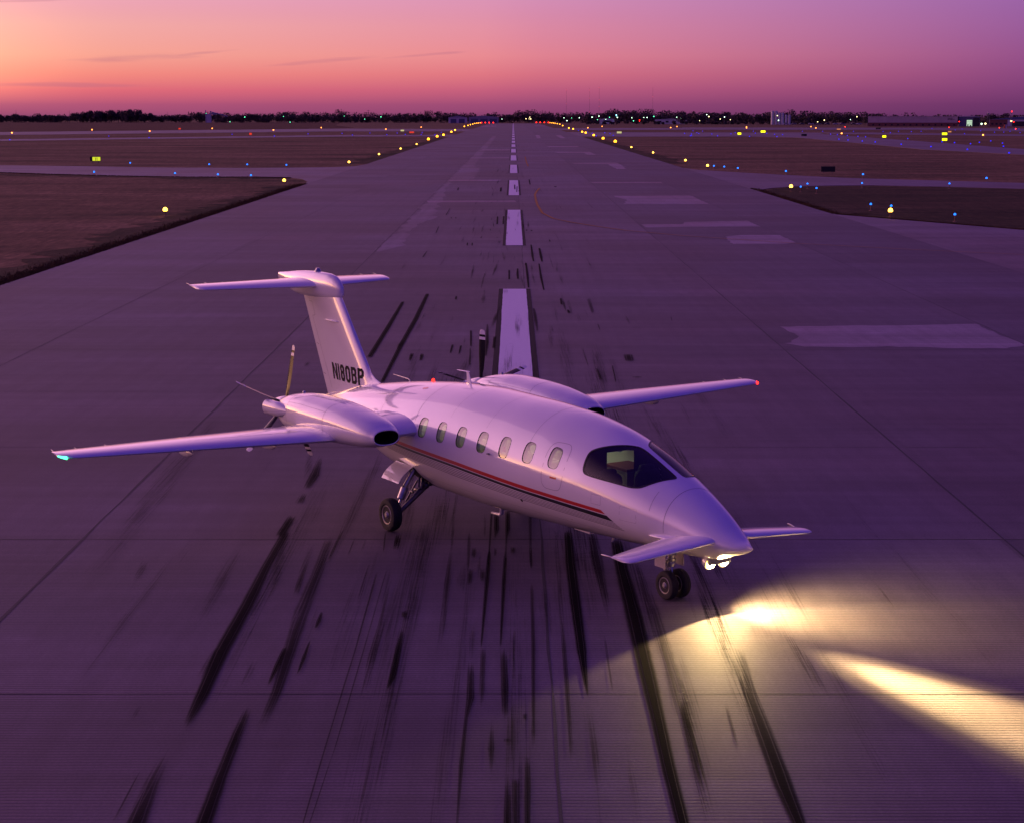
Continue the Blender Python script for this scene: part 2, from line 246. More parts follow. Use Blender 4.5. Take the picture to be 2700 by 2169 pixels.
# ------------------------------------------------------------------ measured data
MARKS = [[[-3.866,29.186,0.144,0.75],[-3.881,26.802,0.146,0.7],[-3.853,24.498,0.182,0.85],[-3.86,22.321,0.189,0.97],[-3.806,20.611,0.155,0.97],[-3.79,19.299,0.068,0.3]],[[-3.859,18.754,0.094,0.15],[-3.834,17.698,0.152,0.45],[-3.774,16.654,0.194,0.65]],[[-3.081,28.821,0.142,0.3],[-3.044,26.907,0.16,0.5],[-3.019,24.237,0.205,0.45],[-2.951,22.175,0.166,0.6],[-2.907,20.675,0.124,0.6],[-2.918,19.299,0.087,0.2]],[[-3.164,20.176,0.081,0.3],[-3.161,19.244,0.116,0.65],[-3.134,17.794,0.135,0.75],[-3.098,16.655,0.16,0.9]],[[-3.032,22.545,0.058,0.9],[-3.038,21.746,0.074,0.9],[-3.046,20.933,0.025,0.9]],[[-2.741,22.85,0.023,0.85],[-2.735,22.03,0.048,0.85],[-2.734,21.298,0.017,0.85]],[[-2.73,24.237,0.029,0.8],[-2.723,23.729,0.061,0.8],[-2.729,23.362,0.023,0.8]],[[-1.528,23.484,0.033,0.4],[-1.523,22.322,0.08,0.9],[-1.523,21.333,0.081,1],[-1.551,20.771,0.025,0.9]],[[-1.549,24.28,0.082,0.7],[-1.542,23.897,0.071,0.7]],[[-1.931,26.595,0.074,0.2],[-1.838,23.565,0.084,0.35],[-1.845,22.175,0.122,0.45],[-1.82,20.548,0.072,0.1]],[[-2.116,26.595,0.026,0.5],[-2.093,22.47,0.022,0.5],[-2.107,18.969,0.019,0.5],[-2.102,16.655,0.017,0.5]],[[-1.971,26.595,0.021,0.45],[-1.981,22.47,0.018,0.45],[-1.993,18.969,0.015,0.45],[-2.034,16.655,0.014,0.45]],[[-1.952,28.942,0.114,0.5],[-1.911,27.889,0.083,0.5]],[[-3.327,28.232,0.084,0.15],[-3.273,26.595,0.092,0.35],[-3.219,25.084,0.075,0.6]],[[-3.712,25.316,0.075,0.4],[-3.726,23.812,0.038,0.4]],[[-4.479,20.175,0.061,0.3],[-4.453,19.583,0.049,0.3]],[[-4.01,16.654,0.027,0.5],[-4.03,18.037,0.015,0.5]],[[-3.952,22.47,0.067,0.4],[-3.949,21.064,0.084,0.4]],[[-5.855,27.119,0.107,0.25],[-5.734,25.793,0.102,0.25]],[[-3.374,21.887,0.109,0.25],[-3.339,20.933,0.084,0.25]],[[-2.917,29.186,0.04,0.5],[-2.949,27.013,0.053,0.5]],[[-2.658,28.701,0.028,0.4],[-2.658,27.335,0.022,0.4]],[[-2.46,28.701,0.034,0.4],[-2.461,27.554,0.027,0.4]],[[0.935,29.187,0.121,1],[0.905,26.908,0.146,1],[0.906,24.677,0.152,1],[0.907,22.471,0.123,1],[0.906,21.066,0.051,1],[0.911,20.424,0.016,0.5]],[[1.72,28.584,0.169,0.95],[1.697,26.596,0.189,0.97],[1.71,23.898,0.226,1],[1.703,22.176,0.21,0.97],[1.7,19.937,0.17,0.97],[1.688,18.189,0.15,1],[1.695,16.623,0.135,1]],[[1.338,29.187,0.144,0.5],[1.344,26.908,0.16,0.55],[1.346,25.131,0.112,0.45],[1.342,23.898,0.059,0.2]],[[1.923,27.014,0.133,0.3],[1.998,24.238,0.193,0.4],[2.023,21.066,0.179,0.35],[2.004,18.971,0.134,0.35],[1.99,17.419,0.079,0.15]],[[0.734,29.187,0.052,0.3],[0.682,23.648,0.056,0.4],[0.665,20.74,0.054,0.6],[0.646,18.289,0.037,0.4]],[[0.888,20.117,0.101,0.15],[0.892,18.442,0.102,0.35],[0.868,17.145,0.078,0.1]],[[-0.385,27.89,0.055,0.9],[-0.398,25.99,0.062,0.85],[-0.415,23.897,0.038,0.85],[-0.428,22.396,0.022,0.7]],[[-0.122,27.666,0.055,0.6],[-0.141,25.892,0.056,0.9],[-0.158,23.73,0.038,0.85],[-0.168,22.471,0.022,0.8]],[[-0.546,21.888,0.079,0.4],[-0.521,20.423,0.09,0.7],[-0.553,19.7,0.04,0.6],[-0.568,18.188,0.048,0.7],[-0.56,16.656,0.024,0.4]],[[-0.397,22.546,0.067,0.5],[-0.385,20.804,0.062,0.5],[-0.382,20.056,0.04,0.1]],[[-0.13,22.471,0.081,0.5],[-0.103,20.74,0.091,0.75],[-0.094,19.585,0.059,0.3]],[[0.012,23.323,0.079,0.35],[0.017,20.486,0.053,0.2]],[[0.281,25.795,0.051,0.4],[0.269,22.471,0.049,0.65],[0.232,19.245,0.039,0.6],[0.224,18.545,0.022,0.2]],[[0.291,28.003,0.039,0.6],[0.284,26.544,0.037,0.6]],[[-0.256,19.642,0.039,0.2],[-0.248,18.702,0.072,0.6],[-0.241,17.94,0.029,0.1]],[[-0.058,17.941,0.054,0.3],[-0.059,16.622,0.074,0.85]],[[0.154,18.545,0.049,0.4],[0.152,17.7,0.064,0.65],[0.144,16.622,0.054,0.75]],[[0.027,17.843,0.079,0.55],[0.027,17.488,0.078,0.55]],[[-0.063,19.051,0.077,0.55],[-0.062,18.905,0.076,0.55]],[[0.144,19.906,0.056,0.55],[0.138,19.631,0.055,0.55]],[[-0.659,26.678,0.1,0.55],[-0.664,25.602,0.061,0.55]],[[-0.474,26.678,0.079,0.55],[-0.47,25.795,0.061,0.55]],[[-0.635,28.003,0.077,0.55],[-0.633,27.282,0.065,0.55]],[[-0.29,28.003,0.044,0.55],[-0.289,27.336,0.032,0.55]],[[0.0,28.06,0.083,0.55],[-0.005,27.555,0.071,0.55]],[[-1.008,28.003,0.055,0.2],[-0.999,25.892,0.092,0.5],[-0.984,23.565,0.075,0.4],[-0.99,22.322,0.045,0.1]],[[-0.747,29.187,0.046,0.45],[-0.705,26.391,0.047,0.45]],[[1.241,23.085,0.032,0.35],[1.222,20.676,0.025,0.35]],[[-0.562,23.565,0.094,0.4],[-0.547,21.959,0.044,0.2]],[[2.769,25.04,0.04,0.3],[2.742,23.566,0.07,0.3]],[[2.908,24.948,0.035,0.3],[2.921,23.898,0.043,0.3]],[[-0.025,26.09,0.103,0.2],[0.0,24.499,0.073,0.2]],[[2.994,22.472,0.112,0.3],[2.895,20.55,0.175,0.45],[2.875,18.703,0.198,0.7],[2.858,17.606,0.196,0.85],[2.86,16.623,0.135,0.85]],[[2.063,20.676,0.075,0.4],[2.033,19.528,0.11,0.55],[2.004,18.289,0.111,0.5],[1.978,17.281,0.07,0.1]],[[2.564,20.362,0.041,0.35],[2.514,18.756,0.049,0.35]],[[2.807,25.132,0.035,0.3],[2.766,24.067,0.048,0.3]],[[-4.005,35.953,0.066,0.2],[-3.916,33.83,0.187,0.7],[-3.932,32.497,0.12,0.5]],[[-3.914,32.215,0.119,0.4],[-3.918,31.262,0.144,0.6]],[[-3.907,30.362,0.14,0.8],[-3.942,28.705,0.133,0.95]],[[-5.868,50.051,0.137,0.4],[-5.872,48.923,0.116,0.4]],[[-0.298,30.566,0.085,0.95],[-0.286,29.29,0.081,0.9],[-0.299,28.606,0.027,0.4]],[[-0.098,30.821,0.08,0.95],[-0.093,29.29,0.076,0.95],[-0.114,28.606,0.034,0.6],[-0.125,26.63,0.03,0.5]],[[-0.384,30.693,0.043,0.7],[-0.386,28.606,0.034,0.6],[-0.397,26.629,0.032,0.8]],[[-0.495,30.503,0.042,0.4],[-0.479,28.606,0.034,0.4]],[[0.307,31.015,0.057,0.5],[0.271,26.63,0.037,0.5]],[[-1.054,32.372,0.051,0.3],[-1.055,30.377,0.048,0.3],[-1.002,27.636,0.046,0.3]],[[-1.936,29.001,0.094,0.5],[-1.92,27.74,0.077,0.5]],[[-2.181,29.232,0.032,0.5],[-2.097,27.532,0.02,0.5]],[[-4.192,66.531,0.109,1],[-4.189,57.978,0.148,1],[-4.215,50.828,0.139,1]],[[-3.402,69.538,0.126,1],[-3.392,60.738,0.154,1],[-3.458,53.886,0.137,1],[-3.481,45.907,0.092,1]],[[-3.01,51.868,0.104,0.85],[-2.986,50.158,0.073,0.85]],[[-2.702,51.762,0.104,0.85],[-2.675,50.158,0.073,0.85]],[[-1.869,53.886,0.069,0.9],[-1.87,51.692,0.038,0.9]],[[-1.604,53.696,0.059,0.9],[-1.61,51.517,0.028,0.9]],[[-1.397,57.541,0.052,0.9],[-1.342,55.453,0.061,0.9],[-1.294,53.209,0.048,0.9]],[[-0.879,59.326,0.075,0.4],[-0.816,54.269,0.109,0.9],[-0.814,50.999,0.065,0.5]],[[-0.585,55.858,0.091,0.9],[-0.592,52.766,0.086,0.9]],[[-1.307,53.134,0.048,0.5],[-1.221,49.024,0.054,0.5]],[[0.98,96.408,0.07,1],[0.975,88.697,0.112,1],[0.988,85.0,0.061,1]],[[1.394,93.846,0.102,1],[1.399,87.693,0.127,1],[1.4,84.813,0.061,1]],[[0.615,84.352,0.076,1],[0.633,77.974,0.099,1],[0.635,71.806,0.065,1]],[[1.233,83.894,0.061,1],[1.222,76.43,0.097,1],[1.249,70.816,0.051,1]],[[0.204,81.252,0.059,0.95],[0.196,77.974,0.099,0.95],[0.211,75.682,0.068,0.95]],[[-0.183,80.408,0.073,0.9],[-0.172,75.534,0.068,0.9]],[[1.842,67.82,0.074,0.85],[1.81,65.286,0.071,0.85]],[[1.994,63.768,0.069,0.95],[2.009,62.419,0.102,0.95]],[[0.757,64.302,0.082,0.5],[0.781,60.26,0.12,0.6],[0.8,56.898,0.072,0.3]],[[2.912,67.701,0.147,0.4],[2.861,62.469,0.113,0.4]],[[3.403,51.691,0.254,0.6],[3.357,49.992,0.255,0.6]],[[2.34,48.71,0.062,0.65],[2.35,46.385,0.068,0.65]],[[2.811,49.343,0.036,0.6],[2.729,45.99,0.025,0.6]],[[3.359,47.018,0.232,0.7],[3.347,46.844,0.231,0.7]],[[-4.819,134.732,0.048,0.8],[-4.779,125.036,0.056,0.8]],[[-4.757,112.428,0.04,0.8],[-4.653,105.86,0.048,0.8]],[[-4.5,91.851,0.041,0.7],[-4.518,87.499,0.063,0.7]],[[-2.226,68.608,0.075,0.8],[-2.209,67.112,0.073,0.8]],[[-1.092,123.646,0.089,0.9],[-1.043,114.572,0.103,0.9]],[[-0.66,124.038,0.089,0.9],[-0.652,114.571,0.103,0.9]],[[0.834,109.27,0.098,0.8],[0.824,107.908,0.097,0.8]],[[1.126,108.965,0.098,0.8],[1.131,107.61,0.097,0.8]],[[-2.542,97.868,0.071,0.8],[-2.506,95.463,0.069,0.8]],[[-2.277,97.868,0.071,0.8],[-2.231,95.463,0.069,0.8]],[[-4.297,122.486,0.088,0.8],[-4.255,120.968,0.087,0.8]],[[-3.989,122.486,0.088,0.8],[-3.951,120.968,0.087,0.8]],[[2.078,100.392,0.072,0.7],[2.054,98.36,0.071,0.7]],[[2.103,53.134,0.068,0.3],[2.122,49.024,0.045,0.3]],[[2.881,59.325,0.054,0.4],[2.864,57.325,0.042,0.4]],[[2.097,67.11,0.122,0.25],[2.087,62.216,0.079,0.25]],[[5.571,61.715,0.045,0.4],[5.454,59.788,0.033,0.4]],[[-5.38,173.839,0.156,0.7],[-5.25,167.177,0.15,0.7]],[[-1.203,173.832,0.156,0.9],[-1.168,164.369,0.147,0.9]],[[1.769,195.924,0.14,0.8],[1.733,181.036,0.13,0.8]],[[4.232,176.954,0.254,0.8],[4.175,174.595,0.25,0.8]],[[0.159,181.039,0.13,0.8],[0.148,169.331,0.121,0.8]],[[0.393,176.962,0.095,0.8],[0.333,163.001,0.088,0.8]]]
EDGE_L = [[-24.61,124.61],[-23.52,181.5],[-23.51,253.48],[-23.13,305.46],[-22.65,356.58],[-22.55,413.92],[-23.1,483.6],[-23.45,547.33],[-23.19,590.55],[-24.41,701.27],[-25.87,790.11],[-29.07,1058.02],[-29.39,1155.95],[-30.17,1252.56],[-30.53,1342.29],[-31.21,1445.85],[-30.85,1503.85],[-30.12,1534.61],[-29.07,1566.65]]
EDGE_R = [[26.45,123.55],[26.12,166.04],[25.88,235.66],[25.6,263.18],[25.14,318.31],[24.83,372.37],[25.35,440.51],[25.31,499.43],[26.37,580.97],[27.09,663.46],[27.23,700.76],[28.79,852.46],[28.7,914.99],[31.71,1137.38],[34.61,1317.42],[35.2,1417.11],[34.75,1472.86],[34.81,1533.15],[34.14,1565.2],[33.16,1598.62]]
RED_E = [[-28.55,1600.07],[-25.12,1599.99],[-21.56,1599.91],[-17.85,1599.82],[21.6,1651.76],[25.28,1651.67],[28.96,1651.58],[32.43,1633.49]]
BLUE_L1 = [[-54.28,250.82],[-41.81,243.4],[-36.46,242.59],[-30.78,240.22]]
BLUE_L2 = [[-49.86,210.37],[-39.34,205.68],[-33.61,201.21],[-29.44,198.51]]
BLUE_LF = [[-139.06,490.01],[-131.45,576.77],[-109.9,535.36],[-99.75,629.87],[-77.56,576.34],[-74.63,645.94],[-64.01,664.31],[-54.6,676.22],[-44.16,620.1],[-44.16,676.12],[-37.99,625.23],[-35.59,694.87],[-32.41,625.18],[-27.11,614.86],[-28.41,701.31],[-26.53,701.29],[-55.26,610.09]]
BLUE_R1 = [[26.73,235.65],[27.66,231.97],[28.64,225.63],[32.89,213.31],[39.9,201.7],[50.69,189.32]]
BLUE_R2 = [[28.6,171.7],[26.77,164.41],[27.68,161.16],[34.22,173.31],[42.49,172.08],[26.75,131.9],[27.73,129.33],[29.6,118.06]]
BLUE_RF = [[28.99,789.49],[29.92,714.11],[29.57,663.43],[27.2,580.96],[28.6,580.95],[35.5,687.78],[35.88,657.54],[33.57,594.78],[64.04,663.11],[64.3,640.38],[59.76,594.56],[78.25,772.63],[71.16,687.44],[80.71,756.95],[68.69,657.23],[71.66,640.31],[57.96,580.71],[66.86,580.64],[79.24,645.78],[86.78,693.66],[75.55,567.34],[102.34,756.72],[91.24,668.79],[94.69,662.82],[92.66,629.34],[83.04,558.79],[93.94,618.9],[121.99,748.92],[130.52,748.83],[113.45,634.5],[113.01,618.73],[110.98,589.44],[143.45,748.69],[110.17,567.06],[110.09,554.43],[91.62,498.97],[91.12,482.83],[90.89,461.91],[90.9,445.37],[89.92,411.01],[89.45,379.62],[89.1,347.74],[88.26,315.35],[154.43,741.15],[145.92,686.71],[162.43,748.49],[164.53,733.76],[171.95,748.39],[113.99,512.52],[108.29,447.94],[108.77,447.93],[108.21,434.88],[112.25,447.91],[107.74,417.82],[115.64,439.96],[125.07,464.57],[117.9,427.34],[106.02,383.45],[202.49,813.27],[165.41,650.61],[205.15,779.28],[191.35,705.73],[196.85,712.41],[222.49,880.15],[215.21,912.53],[216.83,912.51],[209.26,747.99],[242.82,859.62],[250.55,879.8],[197.73,692.57]]
ORANGE_L = [[-192.73,682.34],[-197.88,834.11],[-155.19,757.8],[-155.1,914.93],[-110.04,814.95],[-105.22,973.63],[-61.91,863.4],[-52.61,1015.37]]
ORANGE_R = [[40.45,961.87],[54.45,1087.45],[86.35,973.75],[98.8,1071.18],[136.72,1040.78],[124.61,948.51],[176.83,1054.86],[161.55,948.0],[121.52,656.74],[159.7,603.33]]
RED_R = [[194.34,1039.91],[244.74,997.48],[262.42,958.78],[248.91,879.82]]
TOWN = [[-301.3,1745.0,9.15],[-263.5,1745.0,5.62],[-225.5,1745.0,6.23],[-278.2,1745.0,1.02],[-219.1,1745.0,0.71],[-160.6,1690.0,6.58],[-141.2,1690.0,3.75],[-125.7,1690.0,5.83],[-10.7,1690.0,3.74],[12.2,1690.0,4.04],[15.8,1690.0,5.52],[15.2,1690.0,3.89],[16.7,1690.0,3.89],[42.3,1480.0,5.18],[44.8,1480.0,2.84],[48.7,1480.0,5.05],[55.1,1480.0,5.18],[65.7,1480.0,5.7],[71.4,1480.0,6.61],[70.2,1480.0,3.62],[77.1,1480.0,3.88],[80.2,1480.0,5.57],[86.8,1480.0,5.44],[98.8,1480.0,5.17],[100.2,1480.0,2.7],[108.8,1480.0,5.43],[111.5,1480.0,5.43],[117.1,1480.0,6.34],[136.2,1480.0,5.69],[139.6,1480.0,5.04],[151.3,1390.0,7.72],[153.0,1390.0,6.26],[145.8,1390.0,3.08],[161.9,1390.0,4.3],[165.2,1390.0,5.89],[169.8,1390.0,3.81],[206.5,1390.0,6.98],[207.5,1390.0,3.32],[238.2,1390.0,2.22],[243.3,1390.0,3.44],[263.7,1390.0,3.92],[268.7,1390.0,6.12],[278.4,1390.0,4.29],[300.5,1140.0,1.76],[303.0,1140.0,1.86],[319.5,1140.0,3.56]]
FUS_S = [0.0,0.06,0.18,0.4,0.7,1.2,1.8,2.5,3.3,4.2,5.2,6.4,7.6,8.8,10.0,11.2,12.3,12.9]
FUS_T = [1.0994,1.1445,1.1686,1.2655,1.4361,1.675,1.9055,2.1582,2.3668,2.465,2.4922,2.4944,2.4433,2.3261,2.1602,1.95,1.66,1.5]
FUS_B = [1.1126,1.054,0.9949,0.925,0.813,0.7714,0.7458,0.7041,0.6633,0.6236,0.5843,0.5518,0.5692,0.7001,0.9274,1.24,1.46,1.44]
FUS_W = [-0.0011,0.0283,0.1346,0.2537,0.3738,0.5131,0.673,0.7887,0.8761,0.9478,0.9945,1.0156,1.0053,0.9322,0.7891,0.54,0.2,0.04]
FUS_E = [2.0858,2.0801,2.0743,2.0673,2.0557,2.0472,2.0201,1.9686,1.8708,1.9147,2.018,2.1021,2.1188,2.1052,2.0938,2.089,2.0916,2.096]
# ------------------------------------------------------------------ ground
def pos_mat(name, rough=.85, spec=.5):
    m = bpy.data.materials.new(name); m.use_nodes = True; t = m.node_tree; b = t.nodes['Principled BSDF']
    b.inputs['Roughness'].default_value = rough; b.inputs['Specular IOR Level'].default_value = spec
    g = N(t, 'ShaderNodeNewGeometry'); return m, t, b, g.outputs['Position']
def pnoise(t, pos, scale, stretch=(1, 1, 1), detail=5, rough=.55):
    mp = N(t, 'ShaderNodeMapping'); mp.inputs['Scale'].default_value = tuple(scale*s for s in stretch)
    t.links.new(pos, mp.inputs[0])
    n = N(t, 'ShaderNodeTexNoise'); n.inputs['Scale'].default_value = 1; n.inputs['Detail'].default_value = detail; n.inputs['Roughness'].default_value = rough
    t.links.new(mp.outputs[0], n.inputs['Vector']); return n.outputs[0]
def concrete(name, base, grooves=True, lanes=True):
    m, t, b, pos = pos_mat(name, .70, .38)
    dark = tuple(c*.66 for c in base)+(1,); lite = tuple(min(1, c*1.30) for c in base)+(1,)
    c = ramp(t, pnoise(t, pos, .22, (.22, 1, 1), 7, .62), [(.28, dark), (.72, lite)])
    c2 = ramp(t, pnoise(t, pos, .09, (1, .45, 1), 4), [(.38, (.84, .70, .69, 1)), (.60, (1.0, 1.02, 1.12, 1))])
    c = mixc(t, .8, c, c2, 'MULTIPLY')
    c3 = ramp(t, pnoise(t, pos, 1.1, (.06, 2.2, 1), 5, .6), [(.3, (.78, .78, .79, 1)), (.7, (1.14, 1.13, 1.14, 1))])
    c = mixc(t, .8, c, c3, 'MULTIPLY')
    # long scuffs left by traffic
    c4 = ramp(t, pnoise(t, pos, 1.0, (2.6, .035, 1), 4, .6), [(.34, (.80, .80, .82, 1)), (.6, (1.05, 1.05, 1.05, 1))])
    c = mixc(t, .55, c, c4, 'MULTIPLY')
    mid = ramp(t, pnoise(t, pos, 2.2, (1, .34, 1), 6, .7), [(.3, (.84, .83, .84, 1)), (.7, (1.14, 1.14, 1.15, 1))])
    c = mixc(t, .85, c, mid, 'MULTIPLY')
    grit = ramp(t, pnoise(t, pos, 26, (1, 1, 1), 3, .7), [(.3, (.70, .70, .70, 1)), (.7, (1.22, 1.22, 1.22, 1))])
    # pale scrapes and laitance patches, hair cracks
    scr = ramp(t, pnoise(t, pos, .55, (.35, 1.6, 1), 8, .72), [(.60, (1, 1, 1, 1)), (.74, (1.32, 1.28, 1.30, 1))])
    c = mixc(t, .8, c, scr, 'MULTIPLY')
    vor = N(t, 'ShaderNodeTexVoronoi', feature='DISTANCE_TO_EDGE'); vm = N(t, 'ShaderNodeMapping'); vm.inputs['Scale'].default_value = (.11, .16, 1)
    wv = N(t, 'ShaderNodeVectorMath', operation='ADD'); nz = N(t, 'ShaderNodeTexNoise'); nz.inputs['Scale'].default_value = .9; nz.inputs['Detail'].default_value = 6
    t.links.new(pos, nz.inputs['Vector']); sc_ = N(t, 'ShaderNodeVectorMath', operation='SCALE'); sc_.inputs['Scale'].default_value = 2.4
    t.links.new(nz.outputs['Color'], sc_.inputs[0]); t.links.new(pos, wv.inputs[0]); t.links.new(sc_.outputs[0], wv.inputs[1]); t.links.new(wv.outputs[0], vm.inputs[0]); t.links.new(vm.outputs[0], vor.inputs['Vector'])
    crk = M_(t, 'MULTIPLY', mr(t, vor.outputs[0], .0022, .0008), mr(t, pnoise(t, pos, .07, (1, 1, 1), 2), .5, .62))
    c = mixc(t, M_(t, 'MULTIPLY', crk, .55), c, (.04, .034, .038, 1))
    c = mixc(t, .8, c, grit, 'MULTIPLY')
    sp = N(t, 'ShaderNodeSeparateXYZ'); t.links.new(pos, sp.inputs[0])
    if lanes:
        cell = N(t, 'ShaderNodeTexWhiteNoise', noise_dimensions='2D'); cv = N(t, 'ShaderNodeCombineXYZ')
        t.links.new(M_(t, 'FLOOR', M_(t, 'DIVIDE', M_(t, 'ADD', sp.outputs[0], 7.18), 7.66)), cv.inputs[0])
        t.links.new(M_(t, 'FLOOR', M_(t, 'DIVIDE', M_(t, 'SUBTRACT', sp.outputs[1], 20.64), 7.97)), cv.inputs[1])
        t.links.new(cv.outputs[0], cell.inputs[0])
        c = mixc(t, 1.0, c, ramp(t, cell.outputs[0], [(0, (.80, .78, .80, 1)), (1, (1.14, 1.13, 1.15, 1))]), 'MULTIPLY')
        lane = M_(t, 'MULTIPLY', mr(t, sp.outputs[0], .470, .480, smooth=False), mr(t, sp.outputs[0], 8.225, 8.215, smooth=False))
        c = mixc(t, lane, c, mixc(t, 1.0, c, (1.16, 1.14, 1.15, 1), 'MULTIPLY'))
    if grooves:
        # saw-cut transverse grooves, about 85 mm apart
        wob = M_(t, 'MULTIPLY', pnoise(t, pos, .7, (1, 1, 1), 2), .05)
        fr = M_(t, 'FRACT', M_(t, 'DIVIDE', M_(t, 'ADD', sp.outputs[1], wob), .084))
        tri = M_(t, 'ABSOLUTE', M_(t, 'SUBTRACT', fr, .5))
        gm = mr(t, tri, .13, .24)
        vis = mr(t, pnoise(t, pos, .35, (.3, 1, 1), 3), .3, .6, .35, 1.0)
        gf = M_(t, 'MULTIPLY', M_(t, 'SUBTRACT', 1.0, gm), vis)
        c = mixc(t, M_(t, 'MULTIPLY', gf, .62), c, (.035, .03, .034, 1))
        bp = N(t, 'ShaderNodeBump'); bp.inputs['Strength'].default_value = .35; bp.inputs['Distance'].default_value = .006
        t.links.new(M_(t, 'ADD', M_(t, 'MULTIPLY', gm, .8), M_(t, 'MULTIPLY', pnoise(t, pos, 30, (1, 1, 1), 3), .5)), bp.inputs['Height'])
        t.links.new(bp.outputs[0], b.inputs['Normal'])
    t.links.new(c, b.inputs['Base Color']); return m
RUNWAY = concrete('grooved_runway_concrete', (.137, .117, .126))
TAXI = concrete('taxiway_concrete', (.165, .14, .148), False, False)
APRON = concrete('apron_concrete', (.185, .156, .16), False, False)
def grass_mat(name, a, b2, c_):
    m, t, b, pos = pos_mat(name, 1.0, .1)
    c = ramp(t, pnoise(t, pos, .06, (.45, 1, 1), 6, .6), [(.3, a), (.5, b2), (.72, c_)])
    c2 = ramp(t, pnoise(t, pos, .9, (1.0, .16, 1), 7, .75), [(.3, (.50, .52, .46, 1)), (.7, (1.4, 1.32, 1.25, 1))])
    c = mixc(t, .8, c, c2, 'MULTIPLY')
    mow = ramp(t, pnoise(t, pos, .25, (.12, 1.4, 1), 5, .6), [(.34, (.62, .64, .60, 1)), (.66, (1.25, 1.2, 1.15, 1))])
    c = mixc(t, .8, c, mow, 'MULTIPLY')
    c3 = ramp(t, pnoise(t, pos, 4, (1, .14, 1), 5, .75), [(.32, (.45, .46, .42, 1)), (.68, (1.45, 1.4, 1.35, 1))])
    c = mixc(t, .85, c, c3, 'MULTIPLY')
    t.links.new(c, b.inputs['Base Color'])
    bp = N(t, 'ShaderNodeBump'); bp.inputs['Strength'].default_value = .8; bp.inputs['Distance'].default_value = .1
    t.links.new(pnoise(t, pos, 5, (.6, 1, 1), 5, .7), bp.inputs['Height']); t.links.new(bp.outputs[0], b.inputs['Normal'])
    return m
GRASS = grass_mat('dry_mown_grass', (.075, .066, .030, 1), (.205, .140, .070, 1), (.31, .21, .115, 1))
FIELD = grass_mat('bare_brown_field', (.075, .035, .022, 1), (.11, .050, .032, 1), (.14, .062, .045, 1))
def sheet(name, polys, z, m, parent=None, thick=0):
    b = MB()
    for p in polys:
        n = len(p)
        b.add([(x, y, z) for x, y in p], [tuple(range(n))])
    return b.build(name, m, parent, fixn=False)
def grid_plane(name, x0, x1, y0, y1, z, m):
    b = MB(); b.add([(x0, y0, z), (x1, y0, z), (x1, y1, z), (x0, y1, z)], [(0, 1, 2, 3)]); return b.build(name, m, fixn=False)
def tri_fill(poly):
    vs, _, fs, *_ = delaunay_2d_cdt([Vector(p) for p in poly], [(i, (i+1) % len(poly)) for i in range(len(poly))], [], 1, 1e-5)
    return [tuple(v) for v in vs], [tuple(f) for f in fs]
def slab(name, poly, z, m, parent=None, h=.05):
    """a paved surface: flat top with a real edge down into the grass"""
    vs, fs = tri_fill(poly); b = MB()
    b.add([(x, y, z) for x, y in vs], fs)
    n = len(poly)
    b.add([(x, y, z) for x, y in poly]+[(x, y, z-h) for x, y in poly], [(i, (i+1) % n, n+(i+1) % n, n+i) for i in range(n)])
    return b.build(name, m, parent)
gd = grid_plane('ground', -6000, 6000, -400, 9000, -.045, GRASS); tag(gd, kind='structure')
fd = sheet('field', [[(-900, 1980), (-560, 1900), (-370, 1853), (-175, 1806), (-130, 1300), (-92, 1035), (-96, 978), (-225, 775), (-420, 560), (-1500, 900)]], -.035, FIELD); tag(fd, kind='structure')
def rag(p0, p1, step, amp):
    """a slightly ragged line, so that pavement edges are not ruled"""
    n = max(2, int(math.dist(p0, p1)/step)); return [(p0[0]+(p1[0]-p0[0])*i/n+rnd.uniform(-amp, amp), p0[1]+(p1[1]-p0[1])*i/n) for i in range(n)]
rw_poly = rag((-21.45, -40), (-21.45, 1605), 2.5, .05)+[(-21.5, 1605), (23.0, 1605)]+rag((23.0, 1605), (23.0, -40), 3, .04)+[(23.0, -40)]
runway = slab('runway', rw_poly, 0, RUNWAY); tag(runway, kind='structure')
TL_lo = [(-21.46, 181), (-22.1, 190), (-23.6, 198), (-25.4, 202), (-30, 204.4), (-37.4, 204.6), (-47.5, 209), (-57, 215.5), (-64, 220.6), (-110, 246), (-320, 355)]
TL_hi = [(-320, 382), (-110, 273), (-73.7, 254), (-61, 248.4), (-48.6, 242.3), (-37.4, 240.2), (-30, 241.4), (-24.6, 243.8), (-22.2, 248), (-21.46, 258)]
tw1 = slab('taxiway', TL_lo+TL_hi, -.004, TAXI); tag(tw1, kind='structure')
TR_lo = [(23.02, 163), (23.6, 169), (25.3, 173), (28.1, 176.9), (31.6, 178.9), (36.6, 179.7), (42.3, 176.9), (49.5, 171.1), (90, 141), (200, 60)]
TR_hi = [(200, 88), (90, 163), (53.8, 186.1), (44.8, 194.4), (37.4, 201.9), (31.8, 212.8), (27.4, 223), (24.3, 231), (23.02, 240)]
tw2 = slab('taxiway', TR_lo+TR_hi, -.004, TAXI); tag(tw2, kind='structure')
AP = [(23.02, 127.5), (23.6, 126.4), (25.1, 122.9), (27.3, 118.2), (29.7, 113.1), (31.7, 109.1), (38, 97), (52, 74), (80, 36), (80, -40), (23.02, -40)]
ap = slab('apron', AP, -.004, APRON); tag(ap, kind='structure')
